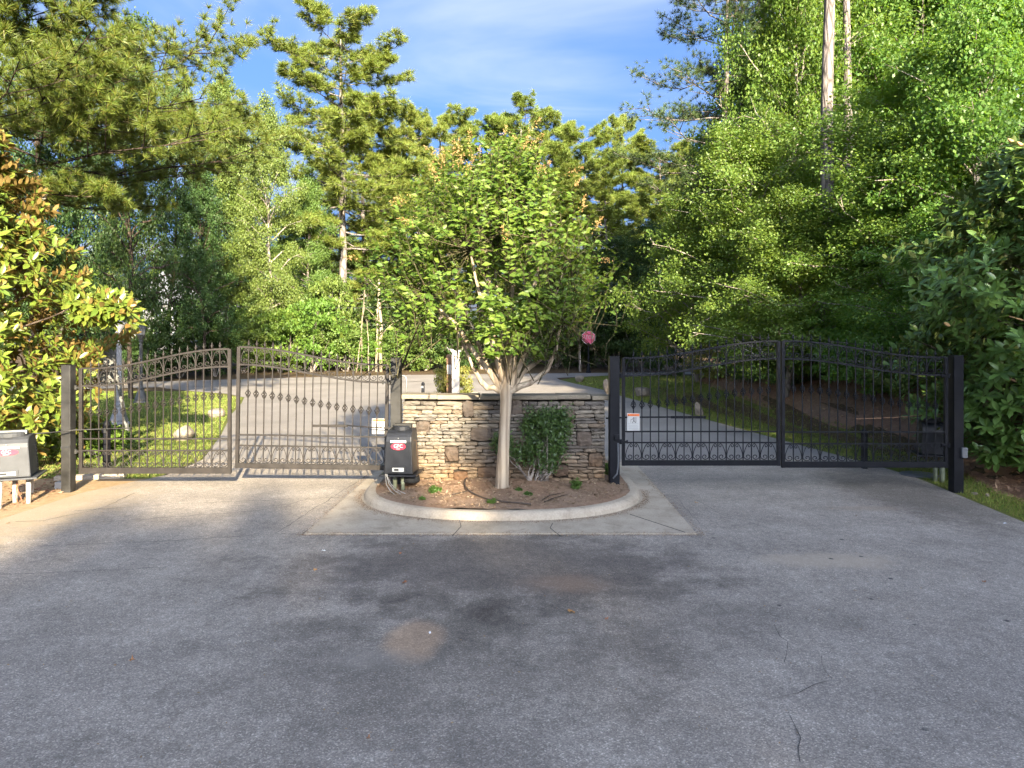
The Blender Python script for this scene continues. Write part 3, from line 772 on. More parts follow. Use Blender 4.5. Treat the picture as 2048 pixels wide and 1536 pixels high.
def text_mesh(s, size, mat, ext=.0006):
    cu = bpy.data.curves.new('lettering', 'FONT'); cu.body = s; cu.size = size; cu.align_x = 'CENTER'; cu.align_y = 'CENTER'; cu.extrude = ext; cu.resolution_u = 3
    o = bpy.data.objects.new('lettering', cu); COL.objects.link(o)
    bpy.context.view_layer.update()
    me = bpy.data.meshes.new_from_object(o.evaluated_get(bpy.context.evaluated_depsgraph_get()))
    me.name = 'lettering'; me.materials.clear(); me.materials.append(mat)
    bpy.data.objects.remove(o); return me
FRONT = (PI / 2, 0, 0)

def warning_sign(px0, px1, py0, py1, y, label, faded):
    x0, x1, z1, z0 = gx_(px0), gx_(px1), gz_(py0), gz_(py1); w, h = x1 - x0, z1 - z0
    r = empty('warning_sign', ((x0 + x1) / 2, y, z0), label, 'sign', 'warning notices wired to the gates')
    MB().box((0, 0, h / 2), (w, .004, h)).build('panel', M['white'], r, bevel=.001)
    hd = MB().box((0, -.004, h * .905), (w * .94, .002, h * .13)).build('header', M['orange'], r)
    link('lettering', text_mesh('WARNING', h * .095, M['ink']), r, (w * .06, -.0062, h * .905), FRONT)
    b = MB(); b.prism([(-.5, -.4), (.5, -.4), (0, .5)], (0, -.0012, 0), (-w * .38, -.0052, h * .9), (h * .09, 0, 0), (0, 0, h * .09)); b.build('alert_triangle', M['ink'], r)
    # pictogram: a figure caught by a swinging gate
    b = MB(); c = h * .62
    b.lathe([(.001, 0), (h * .035, .0001), (h * .035, .001), (.001, .0011)], 12); hd_v = len(b.v)
    b.v = [(v[0] + w * .04, -.0035 - v[2], v[1] + c + h * .13) for v in b.v]
    for dx, dz, ang, L, ww in ((.04, .02, .1, .15, .05), (-.08, .05, .9, .12, .03), (.10, -.10, -.5, .15, .035), (-.03, -.11, .35, .15, .035), (.2, .0, 0, .34, .03), (-.2, -.05, 0, .22, .02)):
        b.box((w * dx, -.004, c + h * dz), (ww * h, .0015, L * h), Matrix.Rotation(ang, 3, 'Y'))
    b.build('pictogram', M['ink'], r)
    b = MB()
    for k in range(8):
        if k == 1: continue
        b.box((0 if k % 3 else -w * .04, -.0032, h * (.40 - .045 * k)), (w * (.86 - .1 * (k % 3)), .0012, h * (.02 if k else .032)))
    b.build('fine_print', M['grey_ink'], r)
    return r
warning_sign(1253, 1278, 826, 860.5, GY - .05, 'white warning notice with orange header on the black gate beside the wall', False)
warning_sign(743, 769.5, 838, 868.5, GY + .04, 'white warning notice hung on the gate left of the GFC motor housing', True)

# gate arms (linkage bars bolted to the leaves)
def arm(name, label, pts, plate, mat, thick=.011):
    r = empty(name, pts[0], label, 'gate arm', 'gate opener arms'); o = r.location
    MB().tube([Vector(p) - o for p in pts], thick, 8).build('rod', mat, r, smooth=True)
    if plate:
        (xa, xb, z, y) = plate
        MB().box(((xa + xb) / 2 - o.x, y - o.y, z - o.z), (xb - xa, .02, .036)).build('bracket', mat, r, bevel=.002)
        for x in (xa + (xb - xa) * .48, xb - .03):
            MB().lathe([(.004, 0), (.014, .001), (.014, .012), (.004, .013)], 8).build('bolt', mat, r, (x - o.x, y - .016 - o.y, z - o.z), rot=(PI / 2, 0, 0))
    return r
arm('opener_arm', 'thin rod and bracket joining the GFC motor to its gate leaf', [P(800, 857, 9.74), P(745, 855, 9.84), P(695, 851, 9.86)], (gx_(627), gx_(697), gz_(851), 9.885), M['gate_sunlit'], .009)
arm('opener_arm', 'grey rod from the leftmost motor housing across the post', [P(52, 869, 9.38), P(100, 865, 9.6), P(150, 860, 9.80), P(262, 856, 9.88)], None, M['black_old_sunlit'], .009)
arm('opener_arm', 'flat black bar across the leaf with the orange topped notice', [P(1212, 836.5, 10.12), P(1260, 834.5, 10.02), P(1350, 834, 10.0)], (gx_(1343), gx_(1413), gz_(835), 9.975), M['black'], .012)
arm('opener_arm', 'thin rusty rod behind the gate beside the magnolia', [P(1850, 831, 10.55), P(1790, 835, 10.3), P(1708, 838, 10.0)], None, M['brown_wood'], .009)

# ------------------------------------------------------------------ gate motor housings
def operator(name, loc, w, d, h, mat, label, rotz, mark, legs, legmat, zg, wires=True):
    r = empty(name, loc, label, 'gate motor', 'gate motor housings', (0, 0, rotz))
    # side profile (depth, height), shoulder rolled back at the front, lofted across the width with a slight taper
    prof = [(-d / 2, 0), (-d / 2 + .004, h * .70), (-d / 2 + .02, h * .80), (-d * .38, h * .88), (-d * .24, h * .93), (d * .05, h * .95), (d * .40, h * .95), (d * .47, h * .9), (d / 2, h * .75), (d / 2, 0)]
    V = []; n = len(prof)
    for sx in (-1, 1):
        for yy, zz in prof:
            tap = 1 - .16 * (zz / h) ** 1.3
            V.append((sx * w / 2 * tap, yy * (1 - .04 * zz / h), zz))
    Fc = [tuple(range(n)), tuple(range(2 * n - 1, n - 1, -1))] + [(k, k + n, (k + 1) % n + n, (k + 1) % n) for k in range(n)]
    body = MB().add(V, Fc).build('housing', M[mat], r, bevel=.012)
    for p_ in body.data.polygons: p_.use_smooth = False
    MB().lathe([(w * .34, 0), (w * .34, .05), (w * .30, .062)], 24).build('drum', M[mat], r, (0, .02, h * .925), smooth=False)
    MB().box((.02, .0, h * 1.02), (w * .62, .09, .055)).build('drive_cap', M['black_old_sunlit'] if mat == 'plastic_black' else M['galv'], r, bevel=.008)
    MB().box((0, .03, -.018), (w * 1.28, d * 1.3, .022)).build('base_plate', M[mat], r, bevel=.004)
    # panel seam and vents on the side
    for sx in (-1, 1):
        b = MB(); tp = lambda z: sx * (w / 2 * (1 - .16 * (z / h) ** 1.3) + .0015)
        for k in range(9):
            z = h * (.10 + .075 * k); b.box((tp(z), d * .38, z), (.006, .028, h * .03))
        b.build('vent_slots', M['ink'], r)
        MB().tube([(tp(h * .04), d * .27, h * .04), (tp(h * .55), d * .27, h * .55), (tp(h * .68), d * .22, h * .68), (tp(h * .70), -d * .1, h * .70)], .003, 5).build('panel_seam', M['galv'] if mat == 'plastic_grey' else M['brown_wood'], r, smooth=True)
    yf = lambda z: -d / 2 * (1 - .04 * z / h) - .001
    if mark:
        z = h * .60
        pl = MB().prism([(.5 * math.cos(2 * PI * k / 28) * w * .50, .5 * math.sin(2 * PI * k / 28) * h * .15) for k in range(28)], (0, -.003, 0), (0, yf(z) + .001, z)).build('red_badge', M['red'], r)
        link('lettering', text_mesh('GFC', h * .105, M['white'], .001), pl, (0, yf(z) - .004, z + .004), FRONT)
        MB().box((0, yf(z) - .0045, z - h * .052), (w * .13, .002, h * .010)).build('underline', M['white'], pl)
        z = h * .705
        st_ = MB().box((0, yf(z) - .001, z), (w * .54, .004, h * .052)).build('name_strip', M['white'], r, bevel=.002)
        b = MB()
        for k in range(9): b.box((w * (-.21 + .0525 * k), yf(z) - .004, z + (.003 if k % 2 else -.001)), (w * (.022 + .012 * (k % 3 == 0)), .0015, h * .022))
        b.build('strip_print', M['red'], st_)
        MB().lathe([(.001, 0), (.007, .001), (.007, .004), (.001, .005)], 8).build('screw', M['galv'], r, (0, yf(h * .76), h * .775), rot=(PI / 2, 0, 0))
        z = h * .10
        fr = MB().box((.0, yf(z) + .002, z), (w * .50, .014, h * .135)).build('display_frame', M[mat], r, bevel=.004)
        MB().box((.0, yf(z) - .0055, z), (w * .40, .006, h * .085)).build('display', M['display'], fr, bevel=.002)
        MB().box((-w * .06, yf(z) - .009, z), (w * .16, .003, h * .05)).build('display_bar', M['ink'], fr)
    for lx, ly, lr in legs:
        MB().tube([(lx, ly, -.028), (lx, ly, zg - loc[2] - .05)], lr, 14).build('leg', M[legmat], r, smooth=True)
    return r
opC = operator('gate_motor', P(803.5, 943, 9.5) + Vector((0, 0, 0)), .40, .42, .63, 'plastic_black', 'black GFC gate motor housing standing in the island bed', math.radians(-4), True,
               [(.02, -.02, .028), (-.12, .1, .03)], 'green_pipe', .16)
o = opC
MB().lathe([(.11, 0), (.13, .02), (.12, .09), (.08, .12)], 12).build('cable_bundle', M['ink'], o, (.12, .05, -.155), smooth=True)
for k, (a, b_) in enumerate((((-.15, -.25, -.02), (.06, -.3, -.25)), ((-.14, -.26, -.02), (.12, -.3, -.24)), ((-.17, -.24, -.02), (-.02, -.3, -.26)))):
    a, b_ = Vector(a), Vector(b_)
    MB().tube([a + Vector((0, 0, .03)), a, a.lerp(b_, .35) + Vector((-.03, 0, -.03)), a.lerp(b_, .7) + Vector((-.02, 0, -.03)), b_], .0045, 6).build('wire', M['wire'], o, smooth=True)
opL = operator('gate_motor', P(22, 950, 9.15), .54, .50, .56, 'plastic_grey', 'grey gate motor housing on white pipes, cut by the left edge', math.radians(24), True,
               [(-.08, -.22, .034), (.02, .12, .032), (.20, -.02, .030)], 'pvc', .0)
b = MB(); b.tube([(.05, .05, -.04), (.07, .02, -.2), (.13, -.03, -.36), (.22, -.02, -.40)], .006, 6); b.tube([(.06, .06, -.04), (.05, 0, -.3), (.10, -.05, -.42)], .006, 6)
b.build('wire', M['copper_wire'], opL, smooth=True)
MB().box((.20, .10, -.17), (.07, .03, .22)).build('junction_box', M['stucco'], opL, bevel=.006)
opR = operator('gate_motor', P(1862, 906, 10.7), .36, .40, .52, 'plastic_black', 'dark gate motor housing behind the gate beside the magnolia', math.radians(-18), False,
               [(.06, 0, .035), (.14, -.05, .04)], 'green_pipe', .0)

# ------------------------------------------------------------------ small posts, covers, fittings
def bollard(px, top_py, base_py, wid, label, mat='black', lens=False):
    b0 = G(px, base_py); Y = b0.y; zt = CAMH - (top_py - HY) / F * Y
    r = empty('bollard', (b0.x, Y, 0), label, 'bollard', 'short black bollards')
    w = wid / F * Y
    MB().box((0, 0, zt / 2 - .03), (w, w, zt + .06)).build('shaft', M[mat], r, bevel=.006)
    MB().lathe([(w * .60, 0), (w * .60, .04), (w * .42, .085), (w * .1, .1)], 12).build('cap', M[mat], r, (0, 0, zt - .03), smooth=True)
    MB().box((-w * .2, -w * .55, zt - .10), (w * .8, w * .2, .07)).build('sensor', M['galv'] if lens else M['ink'], r, bevel=.004)
    return r
bollard(213.5, 849, 956, 10.5, 'black bollard behind the far left gate leaf')
bollard(1728.5, 866, 938, 9.5, 'black bollard behind the gate beside the magnolia', 'black')
bl = bollard(846, 768, 812, 6, 'small black bollard with a pale sensor behind the wall top', 'black', True)

g_ = G(810, 815); r = empty('gooseneck_post', (g_.x, g_.y, 0), 'slim pale gooseneck post rising behind the wall beside the mottled post', 'post')
zt = CAMH - (752 - HY) / F * g_.y
MB().tube([(.05, 0, -.05), (.05, 0, zt - .12), (.03, 0, zt - .03), (-.05, 0, zt + .02), (-.14, 0, zt - .01), (-.20, 0, zt - .06)], .022, 8).build('pipe', M['galv'], r, smooth=True)
MB().box((-.21, 0, zt - .13), (.10, .07, .13)).build('keypad', M['galv'], r, bevel=.006)
MB().box((.05, 0, .01), (.16, .16, .03)).build('foot_plate', M['galv'], r)

cv = G(1838, 950, .01); o = MB().lathe([(.27, 0), (.29, .02), (.27, .03), (.2, .032)], 24).build('utility_cover', M['conduit'], None, (cv.x, cv.y, gzf(cv.x, cv.y) + .0), smooth=False)
tag(o, 'round grey utility cover lying in the grass under the right gate', 'cover')
o = MB().box((0, 0, .05), (.13, .10, .12)).build('junction_box', M['white'], None, (G(122, 978).x, G(122, 978).y, 0), bevel=.008)
tag(o, 'small white box on the sand beside the sunlit left post', 'box')
o = MB().box((0, 0, .03), (1.0, .16, .09)).build('concrete_sill', M['concrete'], None, (G(170, 962).x, G(170, 962).y + .15, 0), bevel=.01, rot=(0, 0, math.radians(14)))
tag(o, 'pale concrete sill in the sand under the left gate hinge', 'sill')

# ------------------------------------------------------------------ lamps, signs
def lamp_post(base, h, mat, label, tw=1.0):
    r = empty('lamp_post', base, label, 'lamp post', 'old fashioned lamp posts')
    MB().lathe([(.26, -.05), (.26, .05), (.24, .08), (.21, .10), (.22, .14), (.19, .22), (.15, .34), (.11, .46), (.095, .50), (.115, .52), (.115, .55), (.08, .58), (.066, .64)], 12).build('base', mat, r)
    V = []; n = 16; zs = [.62, h * .30, h * .55, h * .76]; Fc = []          # fluted shaft
    for z in zs:
        for k in range(n):
            rr = (.075 - .014 * z / h) * (1.0 if k % 2 else .86) * tw; a = 2 * PI * k / n; V.append((rr * math.cos(a), rr * math.sin(a), z))
    for j in range(len(zs) - 1):
        for k in range(n): Fc.append((j * n + k, j * n + (k + 1) % n, (j + 1) * n + (k + 1) % n, (j + 1) * n + k))
    MB().add(V, Fc).build('shaft', mat, r)
    MB().lathe([(.07, 0), (.095, .012), (.095, .03), (.06, .05), (.075, .09), (.12, .16), (.15, .24), (.155, .26)], 12).build('collar', mat, r, (0, 0, h * .755))
    ln = MB().lathe([(.125, 0), (.165, .20), (.17, .235)], 8).build('lantern', M['glass'], r, (0, 0, h * .755 + .25))
    b = MB()
    for k in range(8):
        a = 2 * PI * k / 8; b.tube([(.130 * math.cos(a), .130 * math.sin(a), 0), (.174 * math.cos(a), .174 * math.sin(a), .236)], .008, 4)
    b.build('lantern_rib', mat, ln)
    MB().lathe([(.20, 0), (.19, .03), (.13, .09), (.07, .13), (.03, .16), (.035, .19), (.008, .25)], 12).build('lantern_roof', mat, r, (0, 0, h * .755 + .485))
    return r
bA = G(238, 850); lamp_post(bA, 3.25, M['lamp_white'], 'pale lamp post with broad base beside the left magnolia')
bB = G(282, 806); lamp_post(bB, 3.0, M['lamp_dark'], 'slim dark lamp post further back on the left lawn', .9)

# leaning sign seen from behind
bs = G(263, 888); r = empty('leaning_sign', bs, 'grey sign panel on a leaning post, seen from behind, by the pale lamp post', 'sign')
top = P(222, 700, bs.y) - bs
MB().tube([(0, 0, -.2), top * .5, top], .040, 4, phase=PI / 4).build('post', M['galv'], r)
lean = math.atan2(top.x, top.z)
MB().prism([(-.26, -.55), (.10, -.52), (.12, .0), (.12, .16), (.06, .20), (-.26, .16), (-.30, .1)], (0, .012, 0), tuple(top + Vector((.02, -.045, -.18))), tuple(Matrix.Rotation(lean * .4, 3, 'Y') @ Vector((1, 0, 0))), tuple(Matrix.Rotation(lean * .4, 3, 'Y') @ Vector((0, 0, 1)))).build('panel', M['galv'], r, bevel=.003)
for z in (.72, .92): MB().box(top * z + Vector((0, -.03, 0)), (.14, .02, .03)).build('clamp', M['galv'], r)

# stop sign on a dark fluted post
ss = P(1177, 746, 40.0); ss.z = gzf(ss.x, 40.0); r = empty('stop_sign', ss, 'red octagonal STOP sign on a black fluted post by the far lawn', 'stop sign')
zc = P(1177, 675, 40.0).z - ss.z
MB().lathe([(.16, -.05), (.16, .1), (.12, .16), (.12, .3), (.09, .42), (.10, .46), (.06, .52), (.055, .9), (.075, .92), (.05, .98), (.045, zc - .4), (.09, zc - .36), (.09, zc - .32), (.03, zc - .3)], 12).build('post', M['black'], r)
octp = lambda R: [(R * math.cos(PI / 8 + PI / 4 * k), R * math.sin(PI / 8 + PI / 4 * k)) for k in range(8)]
pl = MB().prism(octp(.42), (0, .02, 0), (0, -.06, zc)).build('border', M['white'], r)
fc = MB().prism(octp(.385), (0, .006, 0), (0, -.066, zc)).build('face', M['stop_red'], r)
link('lettering', text_mesh('STOP', .285, M['white'], .002), fc, (0, -.070, zc), FRONT, (.92, 1.15, 1))
MB().prism(octp(.435), (0, .02, 0), (0, -.036, zc)).build('backing', M['black'], r)

# pale pillar, brown post, clipped hedge behind the wall
pp = P(911.5, 800, 17.0); r = empty('pillar', (pp.x, 17.0, 0), 'pale square pillar in front of the clipped hedge, seen over the wall', 'pillar')
zt = P(0, 704, 17.0).z
MB().box((0, 0, zt / 2), (.185, .185, zt)).build('shaft', M['stucco'], r, bevel=.012)
MB().box((0, 0, zt + .025), (.24, .24, .05)).build('cap', M['stucco'], r, bevel=.01)
MB().box((0, 0, .09), (.27, .27, .18)).build('plinth', M['stucco'], r, bevel=.012)
MB().tube([(-.05, -.02, zt + .04), (-.16, -.03, zt + .06), (-.22, -.03, zt + .12)], [.03, .026, .012], 7).build('scroll_arm', M['stucco'], r, smooth=True)
bp = P(898.5, 742, 17.4); r = empty('post', (bp.x, 17.45, 0), 'brown wooden post beside the pale pillar behind the wall', 'post')
zt2 = P(0, 709, 17.4).z
MB().box((0, 0, zt2 / 2), (.15, .15, zt2)).build('shaft', M['brown_wood'], r, bevel=.01)
MB().box((0, -.085, zt2 * .80), (.11, .015, .24)).build('notice', M['stucco'], r)

# ------------------------------------------------------------------ boulders
def boulder(px, py, wpx, hpx, label, seed, ztop=None, Y=None, flat=False):
    g0 = G(px, py) if Y is None else P(px, py, Y)
    if Y is None:
        for _ in range(12):
            z = gzf(g0.x, g0.y); g0 = G(px, py, z)
    w, h = wpx / F * g0.y, hpx / F * g0.y
    rn = np.random.default_rng(seed); V = []; Fc = []; nu, nv = 14, 8
    planes = unit(rn.normal(0, 1, (16, 3))); dist = rn.uniform(.5, .98, 16)
    for j in range(nv + 1):
        for k in range(nu):
            th = PI * j / nv; ph = 2 * PI * k / nu
            d = np.array([math.sin(th) * math.cos(ph), math.sin(th) * math.sin(ph), math.cos(th)])
            rr = 1.05
            for p_, dd in zip(planes, dist):
                c_ = d @ p_
                if c_ > .05: rr = min(rr, dd / c_)
            if flat and d[2] > .2: rr = min(rr, .55 / d[2])
            V.append((d[0] * rr * w / 2, d[1] * rr * w / 2 * .8, d[2] * rr * h * .62))
    for j in range(nv):
        for k in range(nu): Fc.append((j * nu + k, (j + 1) * nu + k, (j + 1) * nu + (k + 1) % nu, j * nu + (k + 1) % nu))
    o = MB().add(V, Fc).build('boulder', M['boulder'], None, (g0.x, g0.y, gzf(g0.x, g0.y) + h * .36), rot=(0, 0, seed))
    return tag(o, label, 'boulder', 'boulders along the drive')
boulder(370, 880, 54, 36, 'rounded boulder on the left lawn seen through the gate bars', 3)
boulder(433, 834, 44, 24, 'flat topped pale rock on the left lawn near the drive edge', 5, flat=True)
boulder(1160, 764, 30, 18, 'tan flat topped rock below the STOP sign', 8, flat=True)
boulder(1215, 788, 20, 34, 'pale rounded stone partly hidden by the black post at the wall end', 9)
boulder(1284, 792, 44, 24, 'large grey flat rock behind the black gate near its hinge', 12, flat=True)
boulder(1396, 831, 30, 30, 'pale upright boulder on the grass strip behind the black gate', 14)
boulder(842, 806, 28, 24, 'pale stone beside the small bollard behind the wall', 16, flat=True)
boulder(948, 800, 30, 20, 'white stone right of the clipped hedge behind the wall', 17)
boulder(1949, 990, 13, 8, 'small white stone in the mulch right of the thick black post', 18)
boulder(1975, 994, 12, 8, 'small grey stone in the mulch, nearer the right edge', 19)

# ------------------------------------------------------------------ vegetation: generators
def rot_to(d):                      # two unit vectors across d
    d = d / np.linalg.norm(d); a = np.array([0, 0, 1.]) if abs(d[2]) < .9 else np.array([1., 0, 0])
    u_ = np.cross(d, a); u_ /= np.linalg.norm(u_); return u_, np.cross(d, u_)
def wander(rn, p0, p1, n, amp, up=0.0):
    t = np.linspace(0, 1, n)[:, None]; p = p0 + (p1 - p0) * t
    w = np.cumsum(rn.normal(0, amp, (n, 3)), 0); w -= w[-1] * t; w *= np.sin(PI * t) ** .5
    p = p + w; p[:, 2] += up * np.sin(PI * t[:, 0]); return p

def broadleaf(seed, H, zb, R, nl, per, lpc, leafL, flat=.55, top=1.0, kind='quad', r0=None, barkm='bark_grey', leafm='lf_gum', rc=.75, prof=None, droop=.1):
    rn = np.random.default_rng(seed); tb = MB()
    tr = wander(rn, np.zeros(3), np.array([rn.normal(0, .02) * H, rn.normal(0, .02) * H, H * .95]), 9, .012 * H)
    r0 = r0 or (.010 * H + .04)
    trp = np.vstack([tr[:1] - [0, 0, .3], tr]); rad = r0 * np.concatenate([[1.35], (1 - np.linspace(0, 1, 9)) ** .8 * .95 + .05])
    tb.tube(trp, list(rad), 9)
    prof = prof or (lambda t: (math.sin(PI * (.12 + .72 * t) ** .85)) ** .6)
    C = []
    for k in range(nl):
        t = (k + rn.random()) / nl; z0 = zb + (H * .93 - zb) * t
        L = R * prof(t) * rn.uniform(.5, 1.25)
        az = k * 2.399 + rn.normal(0, .35); el = math.radians(8 + 52 * t + rn.normal(0, 9))
        zs = max(.15, z0 - L * math.sin(el) * .55)
        p0 = np.array([np.interp(zs, tr[:, 2], tr[:, 0]), np.interp(zs, tr[:, 2], tr[:, 1]), zs])
        p1 = p0 + np.array([math.cos(az) * math.cos(el), math.sin(az) * math.cos(el), math.sin(el) * top]) * L
        pa = wander(rn, p0, p1, 6, .03 * L, .06 * L)
        rl = max(.014, r0 * .42 * (1 - t * .7))
        tb.tube(pa, list(np.linspace(rl, rl * .22, 6)), 5, cap=False)
        dirn = (p1 - p0) / L; ua, ub = rot_to(dirn)
        for q in range(per):
            s = rn.uniform(.32, 1.06); pc = np.array([np.interp(s, np.linspace(0, 1, 6), pa[:, c]) for c in range(3)]) if s <= 1 else p1 + dirn * L * (s - 1)
            off = (ua * rn.normal(0, 1) + ub * rn.normal(0, .6)) * L * .20 * (1.15 - .5 * s)
            c = pc + off; C.append(c)
            if q % 2 == 0: tb.tube([pc - dirn * .25 * L * .3, (pc + c) / 2, c], [rl * .28, rl * .2, rl * .1], 4, cap=False)
    C = np.array(C); nC = len(C); sc = rc * rn.uniform(.55, 1.3, nC)
    cen = np.repeat(C, lpc, 0); ss_ = np.repeat(sc, lpc)[:, None]; n = len(cen)
    b = unit(rn.normal(0, 1, (n, 3))) * (rn.random((n, 1)) ** .45); b[:, 2] *= flat
    b[:, 2] -= droop * (b[:, 0] ** 2 + b[:, 1] ** 2)
    pos = cen + b * ss_
    ax = np.array([0, 0, 0.]); out = unit(pos - np.stack([np.interp(pos[:, 2], tr[:, 2], tr[:, 0]), np.interp(pos[:, 2], tr[:, 2], tr[:, 1]), pos[:, 2]], 1) + 1e-6)
    d = unit(out * .5 + rn.normal(0, .7, (n, 3)) + [0, 0, -.25]); nr = rn.normal(0, .55, (n, 3)) + [0, 0, .75] + out * .45
    L = leafL * rn.uniform(.65, 1.25, n)
    V, Fc = leaves(pos, d, nr, L, L * rn.uniform(.6, .85, n), kind)
    return dict(H=H, R=R, trunk=tb.mesh('trunk', M[barkm], True), crown=np_mesh('crown', V, Fc, M[leafm]))

def pine(seed, H, zb, R, nb, sub, ntuft, needle, nlen, nw, r0=None, leafm='lf_pine_sun', shape='round', azr=None, barkm='bark_pine', lean=.01, bare=True, spread=.16):
    rn = np.random.default_rng(seed); tb = MB()
    tr = wander(rn, np.zeros(3), np.array([rn.normal(0, lean) * H, rn.normal(0, lean) * H, H * .97]), 10, .004 * H)
    r0 = r0 or (.009 * H + .03)
    trp = np.vstack([tr[:1] - [0, 0, .3], tr]); rad = r0 * np.concatenate([[1.2], (1 - np.linspace(0, 1, 10)) ** .7 * .94 + .06])
    tb.tube(trp, list(rad), 10)
    T = []; D = []
    for k in range(nb):
        t = (k + rn.random()) / nb; z0 = zb + (H * .97 - zb) * t
        if shape == 'round': L = R * (math.sqrt(max(.02, 1 - (1.02 * t - .12) ** 2 * .85)) if t > .1 else .55 + 3.2 * t)
        else: L = R * (1 - t) ** .7
        L *= rn.uniform(.68, 1.1)
        az = k * 2.399 + rn.normal(0, .5) if azr is None else rn.uniform(*azr)
        el = math.radians(-8 + 32 * t ** 1.5 + rn.normal(0, 8))
        p0 = np.array([np.interp(z0, tr[:, 2], tr[:, 0]), np.interp(z0, tr[:, 2], tr[:, 1]), z0])
        p1 = p0 + np.array([math.cos(az) * math.cos(el), math.sin(az) * math.cos(el), math.sin(el)]) * L
        pa = wander(rn, p0, p1, 7, .025 * L, -.05 * L); pa[:, 2] += .10 * L * np.linspace(0, 1, 7) ** 3
        rl = max(.012, r0 * .30 * (1 - t * .6)); tb.tube(pa, list(np.linspace(rl, rl * .25, 7)), 5, cap=False)
        dirn = unit((pa[-1] - pa[0])[None])[0]; ua, ub = rot_to(dirn)
        for q in range(sub):
            s = .30 + .72 * (q + rn.random()) / sub; base = np.array([np.interp(min(s, 1), np.linspace(0, 1, 7), pa[:, c]) for c in range(3)])
            sgn = 1 if q % 2 else -1; ls = L * .34 * (1.15 - .65 * s) * rn.uniform(.6, 1.3)
            dv = unit((dirn * .75 + ua * sgn * rn.uniform(.5, 1.0) + np.array([0, 0, rn.uniform(.05, .55)]))[None])[0]
            end = base + dv * ls; tb.tube([base, (base + end) / 2 + [0, 0, -.03 * ls], end], [rl * .4, rl * .28, rl * .16], 4, cap=False)
            for w in range(ntuft):
                f = rn.uniform(.35, 1.05); c = base + (end - base) * f + rn.normal(0, 1, 3) * ls * spread
                T.append(c); D.append(unit((dv + rn.normal(0, .4, 3) + [0, 0, .35])[None])[0])
    if bare:
        for k in range(7):                                      # bare stubs below the crown
            z0 = zb * rn.uniform(.45, 1.0); az = rn.uniform(0, 2 * PI); p0 = np.array([0, 0, z0]) + [np.interp(z0, tr[:, 2], tr[:, 0]), np.interp(z0, tr[:, 2], tr[:, 1]), 0]
            p1 = p0 + np.array([math.cos(az), math.sin(az), rn.uniform(-.3, .2)]) * rn.uniform(.4, .3 * R); tb.tube(wander(rn, p0, p1, 4, .04), [.03, .022, .015, .006], 4, cap=False)
    T = np.array(T); D = np.array(D); n = len(T) * needle
    pos = np.repeat(T, needle, 0); dd = np.repeat(D, needle, 0)
    d = unit(unit(rn.normal(0, 1, (n, 3))) * .95 + dd * .75); L = nlen * rn.uniform(.7, 1.15, n)
    V, Fc = leaves(pos - d * .02, d, rn.normal(0, 1, (n, 3)), L, nw, 'needle')
    return dict(H=H, R=R, trunk=tb.mesh('trunk', M[barkm], True), crown=np_mesh('crown', V, Fc, M[leafm]))

def bush(seed, H, R, ncl, lpc, leafL, leafm='lf_bush', rc=.45, flat=.6, kind='quad', barkm='bark_grey', boxy=False):
    rn = np.random.default_rng(seed); tb = MB(); C = []
    for k in range(max(4, ncl // 9)):
        az = rn.uniform(0, 2 * PI); e = np.array([math.cos(az) * R * rn.uniform(.2, .8), math.sin(az) * R * rn.uniform(.2, .8), H * rn.uniform(.55, .95)])
        tb.tube(wander(rn, np.array([rn.normal(0, .06), rn.normal(0, .06), -.1]), e, 5, .04 * H), [.02 * H ** .5, .016 * H ** .5, .012, .008, .004], 4, cap=False)
    for k in range(ncl):
        d = unit(rn.normal(0, 1, (1, 3)))[0]; rr = rn.random() ** .33
        if boxy: c = np.clip(d * 1.6, -1, 1) * rr
        else: c = d * rr
        C.append([c[0] * R, c[1] * R, H * .52 + c[2] * H * .48])
    C = np.array(C); cen = np.repeat(C, lpc, 0); n = len(cen); s = np.repeat(rc * rn.uniform(.6, 1.3, ncl), lpc)[:, None]
    b = unit(rn.normal(0, 1, (n, 3))) * rn.random((n, 1)) ** .45; b[:, 2] *= flat
    pos = cen + b * s; pos[:, 2] = np.maximum(pos[:, 2], .03)
    out = unit(pos - [0, 0, H * .4]); d = unit(out * .4 + rn.normal(0, .7, (n, 3)) + [0, 0, -.15]); nr = rn.normal(0, .55, (n, 3)) + [0, 0, .7] + out * .4
    L = leafL * rn.uniform(.6, 1.3, n); V, Fc = leaves(pos, d, nr, L, L * rn.uniform(.5, .75, n), kind)
    return dict(H=H, R=R, trunk=tb.mesh('stem', M[barkm], True), crown=np_mesh('crown', V, Fc, M[leafm]))

def plant(proto, name, base, H, R, label, cat='tree', group=None, rotz=None, leafm=None, barkm=None, stem='trunk', lean=(0, 0)):
    X, Y = base[0], base[1]
    o = empty(name, (X, Y, gzf(X, Y) - .05), label, cat, group, (lean[0], lean[1], random.uniform(0, 6.28) if rotz is None else rotz))
    sc = (R / proto['R'], R / proto['R'], H / proto['H'])
    t = link(stem, proto['trunk'], o, None, None, sc); c = link('crown' if stem == 'trunk' else 'foliage', proto['crown'], o, None, None, sc)
    for ob, mm in ((c, leafm), (t, barkm)):
        if mm: ob.material_slots[0].link = 'OBJECT'; ob.material_slots[0].material = M[mm]
    return o
def tree_px(proto, name, px, Y, top_py, half_px, label, cat='tree', group=None, rotz=None, leafm=None, barkm=None, stem='trunk', lean=(0, 0)):
    X = (px - CX) / F * Y; zb = gzf(X, Y); H = CAMH - (top_py - HY) / F * Y - zb
    return plant(proto, name, (X, Y), H, half_px / F * Y, label, cat, group, rotz, leafm, barkm, stem, lean)

